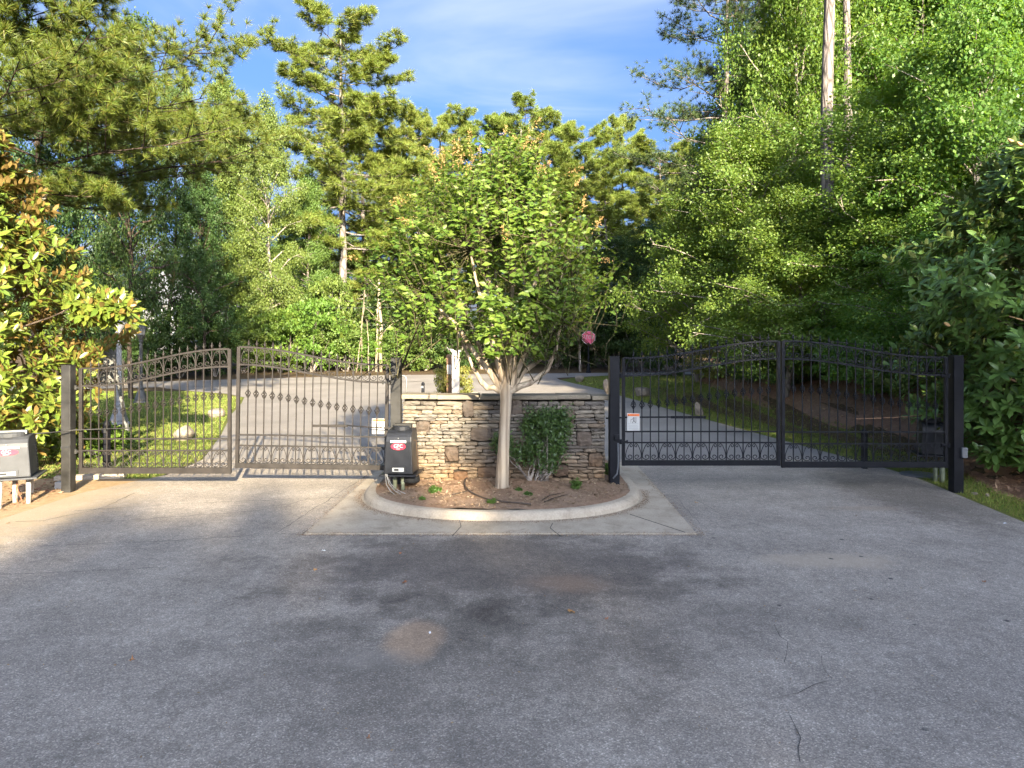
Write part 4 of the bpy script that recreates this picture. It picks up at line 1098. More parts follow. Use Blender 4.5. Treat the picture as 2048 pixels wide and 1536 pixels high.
# prototypes
P1 = pine(101, 25, 8.0, 4.6, 60, 11, 9, 27, .42, .032)
P2 = pine(102, 23, 5.0, 4.2, 66, 11, 9, 27, .42, .032)
P3 = pine(103, 22, 3.5, 4.0, 70, 11, 9, 27, .42, .032)
G1 = broadleaf(201, 20, 4.5, 3.8, 46, 9, 170, .145, .7, rc=.85)
G2 = broadleaf(202, 18, 3.0, 3.8, 46, 9, 170, .145, .7, rc=.85)
G3 = broadleaf(203, 16, 3.5, 4.4, 48, 8, 78, .17, .6, barkm='bark_dark', leafm='lf_gum_shade')
A1 = broadleaf(301, 10, 1.5, 4.0, 58, 10, 108, .115, .7, .95, leafm='lf_maple', rc=.66, droop=.1, prof=lambda t: (math.sin(PI * (.22 + .74 * t) ** .9)) ** .6)
A2 = broadleaf(302, 12, 2.2, 4.0, 62, 10, 108, .115, .7, .95, leafm='lf_maple', rc=.66, droop=.1)
B1 = bush(401, 3.0, 1.9, 110, 70, .16, 'lf_bush', .42, .45)
B2 = bush(402, 3.4, 1.8, 110, 70, .15, 'lf_gum', .42, .5)
B3 = bush(403, 2.6, 1.7, 90, 80, .11, 'lf_maple', .36, .4)

# ------------------------------------------------------------------ far left: distant trees, house, cable
for k, (px, Y, tp, hw) in enumerate([(120, 105, 500, 70), (230, 112, 470, 80), (330, 108, 505, 75), (430, 118, 490, 80), (540, 110, 480, 80), (640, 115, 500, 80), (20, 110, 480, 80), (720, 105, 470, 70)]):
    tree_px(G2, 'distant_tree', px, Y, tp, hw, ['distant tree behind the lower crown of the sunlit magnolia', 'distant tree behind the pale lamp post', 'distant tree left of the grey roofed house', 'distant tree right of the grey roofed house', 'distant tree behind the pale trunked broadleaf', 'distant tree behind the short leafy tree under the tallest pine', 'distant tree at the far left edge of the picture', 'distant tree behind the bleached dead trunk'][k], 'tree', 'distant trees beyond the left wood', leafm='lf_gum')
hb = P(365, 690, 78); r = empty('house', (hb.x, 78, gzf(hb.x, 78)), 'grey roofed house half hidden behind the left trees', 'house')
MB().box((0, 0, 2.6), (9, 7, 5.6)).build('wall', M['siding'], r)
rf = MB().prism([(-5.2, 0), (5.2, 0), (0, 3.6)], (0, 8.0, 0), (0, -4.0, 5.3)).build('roof', M['roof'], r)
MB().box((2.4, -1, 8.2), (.8, .8, 2.0)).build('chimney', M['siding'], rf)
for x in (-3, -1, 1, 3):
    for z in (1.5, 4.2):
        w = MB().box((x, -3.53, z), (.95, .05, 1.35)).build('window', M['trim'], r); MB().box((x, -3.565, z), (.8, .03, 1.2)).build('pane', M['pane'], w)
cb = MB(); ca, cz = P(150, 597, 42), P(1010, 604, 46)
cb.tube([ca.lerp(cz, t) + Vector((0, 0, -.5 * 4 * t * (1 - t))) for t in [k / 16 for k in range(17)]], .022, 5)
tag(cb.build('overhead_cable', M['cable'], None), 'thin overhead cable strung across the left wood', 'cable')

# ------------------------------------------------------------------ left wood behind the street
NP = 'pine_tree'
tree_px(P1, NP, 686, 50, 40, 168, 'tallest pine against the sky, left of the island tree', 'tree', rotz=.4)
tree_px(P2, NP, 735, 54, 205, 120, 'lower yellow green pine right behind the tallest pine', 'tree', rotz=2.0)
tree_px(P3, NP, 800, 58, 235, 105, 'pine filling the gap between tallest pine and island tree', 'tree', rotz=1.0)
tree_px(P2, NP, 885, 62, 228, 105, 'rounded pine behind the left side of the island tree top', 'tree', rotz=3.3)
SIDE = 'sunlit pines beyond the street'
for k, (px, Y, tp, hw, pr, lab) in enumerate([
        (960, 64, 262, 95, P3, 'sunlit pine directly behind the island tree top'),
        (1035, 62, 212, 115, P1, 'broad sunlit pine just right of the island tree top'),
        (1110, 66, 250, 100, P2, 'sunlit pine behind the right shoulder of the island tree'),
        (1175, 60, 262, 105, P3, 'bright pine midway between island tree and right wood'),
        (1250, 64, 245, 70, P3, 'pointed pine spire above the other sunlit pines'),
        (1310, 60, 285, 100, P2, 'bright pine nearest the dark right wood'),
        (1385, 66, 300, 100, P1, 'sunlit pine partly covered by the right maples'),
        (1220, 54, 330, 85, P2, 'lower front pine above the STOP sign'),
        (1100, 56, 350, 90, P3, 'lower pine hidden behind the right half of the island tree'),
        (1330, 52, 370, 80, P3, 'lower front pine beside the dark right wood'),
        (840, 56, 330, 90, P1, 'lower pine behind the left half of the island tree')]):
    tree_px(pr, NP, px, Y, tp, hw, lab, 'tree', SIDE, rotz=k * 1.1)
tree_px(G1, 'broadleaf_tree', 430, 47, 138, 78, 'tall slim broadleaf tree between the pine boughs and the tallest pine', 'tree', rotz=.5, barkm='bark_dark')
tree_px(G2, 'broadleaf_tree', 545, 43, 190, 72, 'bright green broadleaf tree with a pale trunk left of the tallest pine', 'tree', rotz=2.5)
tree_px(G1, 'broadleaf_tree', 482, 50, 215, 60, 'broadleaf tree with dark trunk between two taller neighbours', 'tree', rotz=4.0, barkm='bark_dark')
tree_px(G2, 'broadleaf_tree', 610, 47, 330, 62, 'short leafy tree under the tallest pine', 'tree', rotz=1.2)
for k, (px, Y, tp, hw, lab) in enumerate([
        (160, 34, 60, 120, 'dark open tree behind the sunlit magnolia'),
        (262, 27, 20, 105, 'thick dark trunked tree behind the slim dark lamp post'),
        (345, 38, 150, 95, 'dark leafy tree right of the thick dark trunk'),
        (60, 30, 30, 120, 'dark tree at the far left edge behind the magnolia'),
        (405, 36, 330, 70, 'small dark tree behind the left gate crest')]):
    tree_px(G3, 'shade_tree', px, Y, tp, hw, lab, 'tree', 'dark trees on the left', rotz=k * 1.7, leafm='lf_gum_shade')
# understory along the far side of the street
und = [(300, 35.6, 640, 60, B2, 'lf_gum_shade'), (360, 37, 615, 70, B1, 'lf_gum_shade'), (430, 38, 620, 60, B3, 'lf_gum_shade'), (485, 40, 640, 60, B2, None), (560, 40.5, 622, 62, B1, None), (625, 41, 600, 70, B1, None), (690, 41.5, 640, 60, B2, None),
       (745, 42, 665, 50, B1, None), (800, 42, 640, 55, B2, 'lf_gum'), (850, 42, 650, 55, B1, 'lf_gum'), (905, 42, 640, 60, B2, 'lf_gum_shade'), (965, 43, 620, 60, B3, 'lf_gum_shade'), (1030, 43, 600, 65, B2, 'lf_gum_shade'),
       (250, 33, 660, 60, B3, 'lf_gum_shade'), (190, 33, 640, 60, B2, 'lf_gum_shade'), (520, 44, 590, 60, B2, 'lf_gum'), (410, 42, 590, 60, B2, 'lf_gum_shade'), (660, 46, 560, 70, B1, 'lf_gum'), (590, 47, 570, 60, B2, 'lf_gum'), (780, 47, 560, 70, B2, 'lf_gum_shade')]
ulabs = ['shady shrub behind the slim dark lamp post', 'shady shrub under the left gate crest', 'dark low shrub left of the left gate centre', 'green shrub above the meeting stiles of the left gate', 'bright shrub right of the left gate centre', 'tallest bright shrub behind the left gate',
         'bright shrub left of the bleached dead trunk', 'pale yellow green shrub at the foot of the bleached dead trunk', 'sunny shrub right of the mottled post', 'sunny shrub behind the pale pillar', 'dim shrub behind the island tree trunk, left side', 'dim low shrub straight behind the island tree trunk',
         'dim shrub right of the island tree trunk', 'dark low shrub behind the pale lamp post', 'dark shrub behind the magnolia skirt', 'taller shrub standing behind the left gate centre', 'dark taller shrub under the house roof', 'tall back row shrub under the tallest pine', 'tall back row shrub under the pale trunked tree', 'dark back row shrub beside the bleached dead trunk']
for k, ((px, Y, tp, hw, pr, lm), lab) in enumerate(zip(und, ulabs)):
    tree_px(pr, 'shrub', px, Y, tp, hw, lab, 'shrub', 'shrubs along the far side of the street', leafm=lm, stem='stem')
# bleached dead trunks and thin bare saplings
db = P(762, 745, 41.0); r = empty('dead_tree', (db.x, 41, gzf(db.x, 41)), 'bleached leafless double trunk standing right of the left gate', 'dead tree')
rnn = np.random.default_rng(5)
MB().tube(wander(rnn, np.array([0, 0, -.2]), np.array([-.12, 0, 5.6]), 8, .05), list(np.linspace(.115, .085, 8)), 8).build('trunk', M['bark_dead'], r, smooth=True)
MB().tube(wander(rnn, np.array([-.33, .1, -.2]), np.array([-.18, 0, 4.2]), 8, .03), list(np.linspace(.10, .05, 8)), 7).build('second_trunk', M['bark_dead'], r, smooth=True)
for z, az, L in ((2.2, .3, 1.3), (3.0, 2.8, 1.1), (4.1, .5, 1.0), (5.0, 2.9, .8)):
    MB().tube(wander(rnn, np.array([-.06, 0, z]), np.array([math.cos(az) * L, 0, z + L * .8]), 5, .05), [.035, .028, .02, .014, .006], 5).build('branch', M['bark_dead'], r, smooth=True)
for px, tp in ((712, 610), (722, 575), (738, 640)):
    b0 = P(px, 748, 40.6); h = P(0, tp, 40.6).z - gzf(b0.x, 40.6)
    o = MB().tube(wander(rnn, np.array([0, 0, -.1]), np.array([rnn.normal(0, .3), 0, h]), 7, .05), list(np.linspace(.045, .015, 7)), 6).build('bare_sapling', M['bark_dead'], None, (b0.x, 40.6, gzf(b0.x, 40.6)), smooth=True)
    tag(o, {712: 'thin bare sapling furthest left of the bleached dead trunk', 722: 'tallest thin bare sapling left of the bleached dead trunk', 738: 'short bare sapling closest to the bleached dead trunk'}[px], 'sapling', 'thin bare saplings')

# near pine whose boughs hang in from the upper left
NPN = pine(150, 12.8, 5.7, 6.6, 44, 14, 11, 56, .225, .0125, .12, 'lf_pine_near', azr=(-.9, .9), bare=False, barkm='bark_dark', spread=.10)
plant(NPN, NP, (-12.2, 14.5), 12.8, 6.6, 'near pine with long needled boughs hanging in at top left', rotz=-.1)
# sparse dark middle boughs
P4 = pine(151, 20, 6.0, 4.4, 42, 10, 8, 24, .28, .018, .2, 'lf_pine_dark')

# ------------------------------------------------------------------ right wood
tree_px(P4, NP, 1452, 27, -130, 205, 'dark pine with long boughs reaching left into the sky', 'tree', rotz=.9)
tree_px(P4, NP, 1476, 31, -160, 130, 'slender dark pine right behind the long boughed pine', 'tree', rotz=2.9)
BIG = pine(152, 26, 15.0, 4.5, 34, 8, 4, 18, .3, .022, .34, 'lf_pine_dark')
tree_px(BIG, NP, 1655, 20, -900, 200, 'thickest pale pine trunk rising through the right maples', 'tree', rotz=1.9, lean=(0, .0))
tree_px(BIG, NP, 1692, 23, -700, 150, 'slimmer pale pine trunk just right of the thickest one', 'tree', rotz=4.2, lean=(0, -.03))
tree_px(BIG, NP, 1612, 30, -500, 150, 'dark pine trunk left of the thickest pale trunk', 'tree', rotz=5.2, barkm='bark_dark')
MP = 'maple_tree'
mp = [(1395, 27, 345, 150, A1, 'low maple at the left edge of the right wood'), (1500, 23, 240, 190, A2, 'maple in front of the long boughed pine'), (1570, 19.5, 370, 195, A1, 'maple hiding the foot of the thickest pale trunk'),
      (1800, 17.5, 240, 215, A2, 'yellow tipped maple right of the two pale trunks'), (1560, 30, 60, 190, A2, 'tall leafy tree between the dark pine and the pale trunks'), (1860, 19, 60, 250, A2, 'tall maple above the glossy magnolia'),
      (1985, 16, -40, 240, A1, 'maple filling the top right corner'), (1790, 26, -80, 230, A2, 'back row maple at the top right of the pale trunks'), (1870, 14.5, 400, 190, A1, 'low spreading maple left of the glossy magnolia'),
      (1590, 25, -120, 170, A2, 'tall leafy tree crossing the top edge left of the pale trunks'), (1740, 29, -220, 210, A2, 'tall leafy tree crossing the top edge right of the pale trunks'), (1510, 36, 40, 150, A2, 'slim leafy tree behind the long boughed pine'), (1900, 24, -160, 200, A2, 'tall leafy tree near the top right corner'),
      (1470, 33, 330, 130, A1, 'shaded maple behind the low edge maple'), (1680, 32, 130, 200, A2, 'back row tree behind the two pale trunks')]
for k, (px, Y, tp, hw, pr, lab) in enumerate(mp):
    tree_px(pr, MP, px, Y, tp, hw, lab, 'tree', 'maples of the right wood', rotz=k * .9)
for k, (px, Y, tp, hw, lab) in enumerate([(1160, 47, 560, 75, 'dim tree right behind the STOP sign'), (1235, 46, 470, 85, 'dim tree above the black post at the wall end'), (1310, 44, 440, 90, 'dim tree left of the low edge maple'), (1080, 48, 520, 80, 'dim tree behind the right lower branches of the island tree')]):
    tree_px(G3, 'shade_tree', px, Y, tp, hw, lab, 'tree', 'dim trees behind the far lawn', rotz=k * 1.3, leafm='lf_gum_shade')
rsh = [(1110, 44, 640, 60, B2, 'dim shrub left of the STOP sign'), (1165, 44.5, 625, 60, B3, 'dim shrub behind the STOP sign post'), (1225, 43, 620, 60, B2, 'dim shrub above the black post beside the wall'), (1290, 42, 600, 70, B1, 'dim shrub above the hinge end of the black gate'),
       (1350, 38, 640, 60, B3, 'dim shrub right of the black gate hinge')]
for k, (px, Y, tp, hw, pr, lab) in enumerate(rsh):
    tree_px(pr, 'shrub', px, Y, tp, hw, lab, 'shrub', 'dim shrubs behind the far lawn', leafm='lf_gum_shade', stem='stem')
B4 = bush(404, 1.5, 1.2, 80, 80, .075, 'lf_holly', .26, .5)
B5 = bush(405, 1.7, 1.5, 95, 80, .11, 'lf_maple', .34, .35)
for k, (x, y, h, rr, pr, lm, lab) in enumerate([(7.6, 25.5, 1.3, 1.1, B4, 'lf_privet', 'brownish shrub on the bank near the black gate hinge'), (7.9, 22.6, 1.3, 1.1, B4, None, 'dark rounded shrub on the bank behind the black gate'), (8.2, 20.2, 1.2, 1.0, B4, None, 'second dark shrub on the bank, nearer than the rounded one'),
        (9.0, 18.6, 2.0, 1.5, B5, None, 'light green shrub behind the meeting stiles of the black gate'), (8.7, 16.4, 1.6, 1.3, B5, None, 'leafy shrub low on the bank right of the black gate centre'), (9.6, 15.0, 1.9, 1.6, B5, None, 'leafy shrub high on the bank right of the black gate centre'), (9.8, 13.0, 1.6, 1.3, B5, None, 'leafy shrub on the bank behind the gate end by the magnolia')]):
    plant(pr, 'shrub', (x, y), h, rr, lab, 'shrub', 'shrubs on the right bank', leafm=lm, stem='stem')
# small street tree left of the STOP sign
A3 = broadleaf(310, 5, 1.5, 1.6, 26, 6, 40, .14, .5, barkm='bark_grey', leafm='lf_gum_shade', rc=.4)
tree_px(A3, 'young_tree', 1160, 41.2, 560, 45, 'young tree with pale trunk left of the STOP sign', 'tree')

# ------------------------------------------------------------------ clipped hedge
HD = bush(420, 1.35, .48, 120, 70, .06, 'lf_privet', .13, .9, boxy=True)
hx = (905 - CX) / F * 17.6
o = plant(HD, 'clipped_hedge', (hx, 17.75), P(0, 737, 17.6).z, .42, 'clipped yellow green hedge behind the pale pillar', 'hedge', stem='stem')

# ------------------------------------------------------------------ magnolias
def magnolia(seed, H, R, nros, leafL, leafm, env, cones, extra=()):
    rn = np.random.default_rng(seed); tb = MB()
    tr = wander(rn, np.zeros(3), np.array([.1, .1, H * .95]), 8, .05)
    tb.tube(np.vstack([tr[:1] - [0, 0, .3], tr]), [.17, .15, .13, .11, .09, .07, .05, .035, .02], 9)
    Cs = []; Ds = []
    for k in range(nros):
        t = rn.random(); z = H * (.04 + .94 * t); Rz = R * env(t); az = rn.uniform(0, 2 * PI); rr = Rz * (1 - .45 * rn.random() ** 1.7)
        bump = 1 + .16 * math.sin(az * 3 + z * 2.2) + .12 * math.sin(az * 5 - z * 3.1)
        c = np.array([math.cos(az) * rr * bump, math.sin(az) * rr * bump, z]); Cs.append(c)
        Ds.append(unit(np.array([[math.cos(az), math.sin(az), rn.uniform(.1, .8)]]) + rn.normal(0, .25, (1, 3)))[0])
        if k % 26 == 0:
            zt_ = max(.2, z - rr * .45); p0 = np.array([np.interp(zt_, tr[:, 2], tr[:, 0]), np.interp(zt_, tr[:, 2], tr[:, 1]), zt_])
            tb.tube(wander(rn, p0, c, 6, .04), [.035, .03, .024, .018, .013, .008], 5, cap=False)
    for c in extra:
        Cs.append(np.array(c)); Ds.append(unit(np.array([[c[0], c[1] - .5, .6]]) + rn.normal(0, .3, (1, 3)))[0])
    if len(extra):
        tb.tube(wander(rn, np.array([.05, .05, 2.0]), np.array(extra[0]), 7, .05), [.03, .026, .022, .018, .014, .01, .006], 5, cap=False)
    Cs = np.array(Cs); Ds = np.array(Ds); nlf = 13; n = len(Cs) * nlf
    pos = np.repeat(Cs, nlf, 0); ax = np.repeat(Ds, nlf, 0); k = np.tile(np.arange(nlf), len(Cs))
    a = k * 2.399 + np.repeat(rn.uniform(0, 6, len(Cs)), nlf)
    aux = np.where(np.abs(ax[:, 2:3]) < .9, np.array([[0, 0, 1.]]), np.array([[1., 0, 0]])); u_ = unit(np.cross(ax, aux)); v_ = np.cross(ax, u_)
    spread = (.45 + .08 * k)[:, None] * rn.uniform(.7, 1.25, (n, 1))
    d = unit(ax * (1.05 - .06 * k[:, None]) + (u_ * np.cos(a)[:, None] + v_ * np.sin(a)[:, None]) * spread * 1.6 + [0, 0, -.12] + rn.normal(0, .12, (n, 3)))
    nr = ax + [0, 0, .8] + rn.normal(0, .2, (n, 3))
    pos = pos - ax * (.012 * k)[:, None]
    L = leafL * rn.uniform(.65, 1.15, n); V, Fc = leaves(pos, d, nr, L, L * rn.uniform(.34, .44, n), 'long')
    cone = [(Vector(Cs[q] + Ds[q] * .05), Vector(Ds[q])) for q in rn.choice(len(Cs), cones, replace=False)]
    return dict(H=H, R=R, trunk=tb.mesh('trunk', M['bark_dark'], True), crown=np_mesh('crown', V, Fc, M[leafm]), cone=cone)
CONE = MB().tube([(0, 0, 0), (0, 0, .03), (0, 0, .08), (0, 0, .12)], [.012, .028, .024, .004], 7).mesh('seed_cone', M['lf_cone'], True)
def add_cones(o, pr, H, R):
    sx, sz = R / pr['R'], H / pr['H']
    for c, d in pr['cone']:
        link('seed_cone', CONE, o, (c.x * sx, c.y * sx, c.z * sz), d.to_track_quat('Z', 'Y').to_euler())
SPRAY = [np.array(P(random.uniform(150, 272), random.gauss(606, 14) + max(0, 200 - random.uniform(150, 272)) * .1, random.uniform(11.0, 11.8))) - np.array([-10.1, 11.9, -.05]) for _ in range(90)]
ML = magnolia(501, 6.6, 2.75, 2300, .20, 'lf_magL', lambda t: (1 - t) ** .55 * (.80 + .35 * min(1, t * 4)), 26, SPRAY)
o = plant(ML, 'magnolia_tree', (-10.1, 11.9), 6.6, 2.75, 'sunlit magnolia with rusty orange and yellow green leaves at the left edge', rotz=0); add_cones(o, ML, 6.6, 2.75)
MR = magnolia(502, 6.8, 2.5, 2300, .20, 'lf_magR', lambda t: float(np.interp(t, [0, .12, .3, .6, .85, 1], [.62, .85, 1.0, .86, .5, .08])), 30)
o = plant(MR, 'magnolia_tree', (8.85, 10.7), 5.9, 2.5, 'glossy dark green magnolia at the right edge', rotz=1.1); add_cones(o, MR, 5.9, 2.5)
B6 = bush(406, .9, .8, 50, 60, .10, 'lf_weed', .22, .45)
plant(B6, 'shrub', (-8.3, 13.2), .75, .8, 'bright low bush at the foot of the sunlit magnolia', 'shrub', leafm='lf_bush', stem='stem')
plant(B6, 'shrub', (7.75, 9.0), .55, .5, 'low leafy sprig under the glossy magnolia', 'shrub', leafm='lf_holly', stem='stem')

# ------------------------------------------------------------------ crape myrtle in the island
def crape():
    rn = np.random.default_rng(77)
    base = P(1003, 968, 9.35); base.z = bed_z(base.x, base.y) - .02
    r = empty('crape_myrtle', base, 'vase shaped crape myrtle with smooth tan trunk in the island bed', 'tree')
    bx_, bz = base.x, base.z
    W = lambda px, py, dy=0.0: np.array([(px - CX) / F * (9.35 + dy) - bx_, dy, CAMH - (py - HY) / F * (9.35 + dy) - bz])
    tb = MB(); tw = MB()
    fork = W(1012, 782)
    tb.tube([W(1004, 985), W(1004, 968), W(1007, 900), W(1010, 840), W(1012, 800), fork, W(1014, 755)], [.115, .095, .079, .074, .080, .088, .06], 14)
    limbs = [([(1000, 782), (975, 776), (955, 750), (938, 715), (905, 640)], -.15), ([(1004, 778), (985, 745), (962, 700), (930, 610), (880, 530)], .35), ([(1012, 775), (1000, 720), (985, 650), (975, 540), (962, 430)], .1), ([(1010, 775), (990, 700), (965, 610), (940, 500)], -.55),
             ([(1015, 772), (1018, 700), (1022, 610), (1030, 500), (1035, 400)], -.1), ([(1017, 772), (1035, 700), (1050, 620), (1080, 520)], .45), ([(1020, 776), (1040, 730), (1075, 660), (1110, 590), (1140, 520)], -.35), ([(1022, 782), (1060, 766), (1095, 740), (1112, 700), (1125, 640)], .0),
             ([(1020, 778), (1045, 745), (1085, 715), (1120, 640), (1170, 570)], .5), ([(1010, 772), (1010, 700), (1000, 620), (990, 500)], .8), ([(1016, 772), (1028, 690), (1060, 590), (1090, 480)], -.75), ([(1002, 778), (960, 720), (915, 650), (860, 590)], -.6)]
    ends = []
    for pts, dy in limbs:
        n = len(pts); q = [W(*p, dy * (k / (n - 1))) for k, p in enumerate(pts)]
        # smooth by subdividing with jitter
        fine = [q[0]]
        for a, b_ in zip(q[:-1], q[1:]): fine += [(a + b_) / 2 + rn.normal(0, .012, 3), b_]
        tb.tube(fine, list(np.linspace(.048, .014, len(fine))), 8, cap=False)
        for s in np.linspace(.3, 1, 5): ends.append(fine[int(s * (len(fine) - 1))])
    ends = np.array(ends)
    ew = lambda z: np.interp(z, [1.55, 1.8, 2.1, 2.6, 3.1, 3.6, 4.1, 4.6, 5.0, 5.3], [.55, 1.02, 1.52, 1.80, 1.85, 1.66, 1.36, .98, .58, .22])
    ewr = lambda z: np.interp(z, [1.55, 1.8, 2.1, 2.4, 2.75, 3.1, 3.6, 4.1, 4.6, 5.0, 5.3], [.4, .55, .64, .86, 1.34, 1.62, 1.52, 1.2, .85, .5, .2])
    Ls = []; pans = []; flow = None; zc0 = W(0, 0)[2] * 0
    def shoot(b, e, arch, leafL, first=.12):
        n = max(6, int(np.linalg.norm(e - b) / .038)); t = np.linspace(0, 1, n)[:, None]
        p = b + (e - b) * t; p[:, 2] += arch * np.sin(PI * t[:, 0]); p += rn.normal(0, .05, 3) * np.sin(PI * t) + rn.normal(0, .03, 3) * np.sin(2 * PI * t)
        dp = np.gradient(p, axis=0); dp = unit(dp)
        tw.tube(p[::3] if n > 8 else p, list(np.linspace(.0045, .002, len(p[::3] if n > 8 else p))), 4, cap=False)
        side = unit(np.cross(dp, [0, 0, 1.]) + 1e-6); k = np.arange(n); sg = np.where(k % 2 == 0, 1, -1)[:, None]
        keep = t[:, 0] > first
        d = unit(side * sg * .9 + dp * .45 + np.array([0, 0, -.12]) + rn.normal(0, .22, (n, 3)))
        outw = unit(p * [1, 1, 0] + [0, 0, 1e-3]); nr = unit(outw * .85 + np.array([0, 0, .75]) + rn.normal(0, .38, (n, 3)))
        L = leafL * (1 - .45 * t[:, 0]) * rn.uniform(.6, 1.25, n)
        Ls.append((p[keep], d[keep], nr[keep], L[keep]))
        return p[-1], dp[-1]
    CL = [(rn.uniform(0, 2 * PI), rn.uniform(2.15, 4.9)) for _ in range(58)]
    for k in range(900):
        az, zz = CL[rn.integers(len(CL))] if k % 4 else (rn.uniform(0, 2 * PI), rn.uniform(2.1, 4.2)); az += rn.normal(0, .30); zz = min(5.0, max(2.04, zz + rn.normal(0, .26)))
        wr = .5 + .5 * math.cos(az); lim = ew(zz) * (1 - wr) + ewr(zz) * wr; rr = lim * (rn.uniform(.15, .8) if k % 3 == 0 else rn.uniform(.72, 1.03)) * (1 + .08 * math.sin(az * 4 + zz * 3))
        tip = np.array([math.cos(az) * rr * (1.16 if math.cos(az) < 0 else 1.0) + .02, math.sin(az) * rr * .95, zz - bz])
        dist = np.linalg.norm(ends - tip, axis=1); b_ = ends[np.argmin(dist + rn.uniform(0, .35, len(ends)))]
        v = tip - b_; L = np.linalg.norm(v); mx_ = rn.uniform(.45, .95)
        if zz > 2.6 and rn.random() < .6:
            ud = unit((np.array([math.cos(az) * .62 * rr / lim, math.sin(az) * .62 * rr / lim, .85]) + rn.normal(0, .30, 3))[None])[0]; b_ = tip - ud * mx_
            if np.hypot(b_[0], b_[1]) > .3: tw.tube([b_, b_ - ud * .25 + rn.normal(0, .02, 3), ends[np.argmin(np.linalg.norm(ends - b_, axis=1))]], [.005, .006, .008], 4, cap=False)
        elif L > mx_: b2 = tip - v / L * mx_; tw.tube([b_, (b_ + b2) / 2 + rn.normal(0, .02, 3), b2], [.008, .006, .0045], 4, cap=False); b_ = b2
        low = zz < 2.6
        te, de = shoot(b_, tip, (.10 if low else .02) * L, .150 if low else .140, .12)
        if zz > 3.3 and rr > .8 * lim and rn.random() < .09: pans.append((te, de))
    # tall whippy shoots at the top
    for k in range(30):
        px = rn.uniform(840, 1110); top_ = 250 + abs(px - 985) * .55 + rn.uniform(0, 70); dy = rn.uniform(-.6, .6)
        tip = W(px, top_, dy); b_ = tip - np.array([(px - 1000) * .0016, dy * .3, rn.uniform(.8, 1.2)])
        te, de = shoot(b_, tip, 0, .11, .02)
        if k % 3 == 0: pans.append((te, de))
    pos = np.concatenate([a[0] for a in Ls]); d = np.concatenate([a[1] for a in Ls]); nr = np.concatenate([a[2] for a in Ls]); L = np.concatenate([a[3] for a in Ls])
    V, Fc = leaves(pos, d, nr, L, L * rn.uniform(.46, .6, len(L)), 'fold')
    tr = tb.build('trunk', M['bark_crape'], r, smooth=True); tw.build('twigs', M['twig'], r, smooth=True)
    link('crown', np_mesh('crown', V, Fc, M['lf_crape']), r)
    PV = []
    for te, de in pans:
        n = 46; f = rn.random((n, 1)); p = te + de * f * .22 + rn.normal(0, .03, (n, 3)) * (1.1 - f)
        dd = unit(de * .6 + rn.normal(0, .7, (n, 3))); PV.append(leaves(p, dd, rn.normal(0, 1, (n, 3)), rn.uniform(.02, .05, n), .012, 'quad'))
    V, Fc = cat_mesh(PV); link('seed_heads', np_mesh('seed_heads', V, Fc, M['lf_seed']), r)
    c = W(1054, 424, -.9); n = 9; V, Fc = leaves(c + rn.normal(0, .012, (n, 3)), rn.normal(0, 1, (n, 3)), rn.normal(0, 1, (n, 3)), .026, .02, 'quad'); link('blossom', np_mesh('blossom', V, Fc, M['lf_flower']), r)
crape()

# shrub trained against the wall, weeds, tubing, twigs in the bed
def wall_shrub():
    rn = np.random.default_rng(91); y0 = 9.88
    b0 = P(1075, 945, 9.8); r = empty('wall_shrub', (b0.x, 9.8, bed_z(b0.x, 9.8)), 'dark green shrub trained against the stone wall', 'shrub'); o = np.array(r.location)
    tb = MB(); C = []
    shape = [(1056, 1138, 820, 846), (1085, 1148, 826, 858), (1048, 1120, 834, 866), (1100, 1142, 850, 882), (1052, 1100, 862, 900), (990, 1022, 872, 902), (1096, 1130, 880, 915), (1030, 1080, 893, 925), (1080, 1110, 905, 938)]
    for k in range(300):
        x0, x1, ya, yb = shape[rn.integers(len(shape))]; px, py = rn.uniform(x0, x1), rn.uniform(ya, yb); y = 9.93 - abs(rn.normal(0, .12)) - .03
        C.append(np.array(P(px, py, y)) - o)
    for k in range(22):
        e = C[rn.integers(len(C))]; tb.tube(wander(rn, np.array([rn.normal(0, .08), .05, -.05]), e, 6, .03), [.012, .010, .009, .007, .005, .003], 5, cap=False)
    C = np.array(C); cen = np.repeat(C, 26, 0); n = len(cen); pos = cen + rn.normal(0, .045, (n, 3)); pos[:, 1] = np.minimum(pos[:, 1], 9.95 - o[1])
    d = unit(rn.normal(0, .8, (n, 3)) + [0, -.4, 0]); nr = rn.normal(0, .5, (n, 3)) + [0, -.5, .7]; L = rn.uniform(.025, .055, n)
    V, Fc = leaves(pos, d, nr, L, L * .55, 'fold')
    tb.build('stem', M['bark_grey'], r, smooth=True); link('foliage', np_mesh('foliage', V, Fc, M['lf_holly']), r)
wall_shrub()
WD_ = [bush(430 + k, h, rr, 26, 26, lf, 'lf_weed', .06, .6, 'fold', 'lf_weed') for k, (h, rr, lf) in enumerate([(.26, .10, .045), (.12, .10, .04), (.3, .12, .06)])]
for k, (px, py, pr, s_, lab) in enumerate([(1152, 978, 0, 1.0, 'bushy green weed in the right half of the bed'), (985, 1003, 1, .8, 'small green weed at the front of the bed beside the tubing'), (870, 985, 1, 1.1, 'low pale weed in the left half of the bed'), (845, 996, 1, .6, 'tiny weed left of the low pale one'),
        (850, 952, 1, .9, 'small weed at the foot of the wall by the GFC motor housing'), (1056, 990, 1, .7, 'tiny weed right of the tree trunk'), (1215, 945, 2, .9, 'leafy weed at the foot of the black post by the wall'), (1038, 985, 1, .6, 'tiny weed close in front of the tree trunk')]):
    g0 = G(px, py, .15); pr_ = WD_[pr]
    plant(pr_, 'weed', (g0.x, g0.y), pr_['H'] * s_ * .62, pr_['R'] * s_ * .6, lab, 'weed', 'weeds in the island bed', stem='stem').location.z = bed_z(g0.x, g0.y) - .01
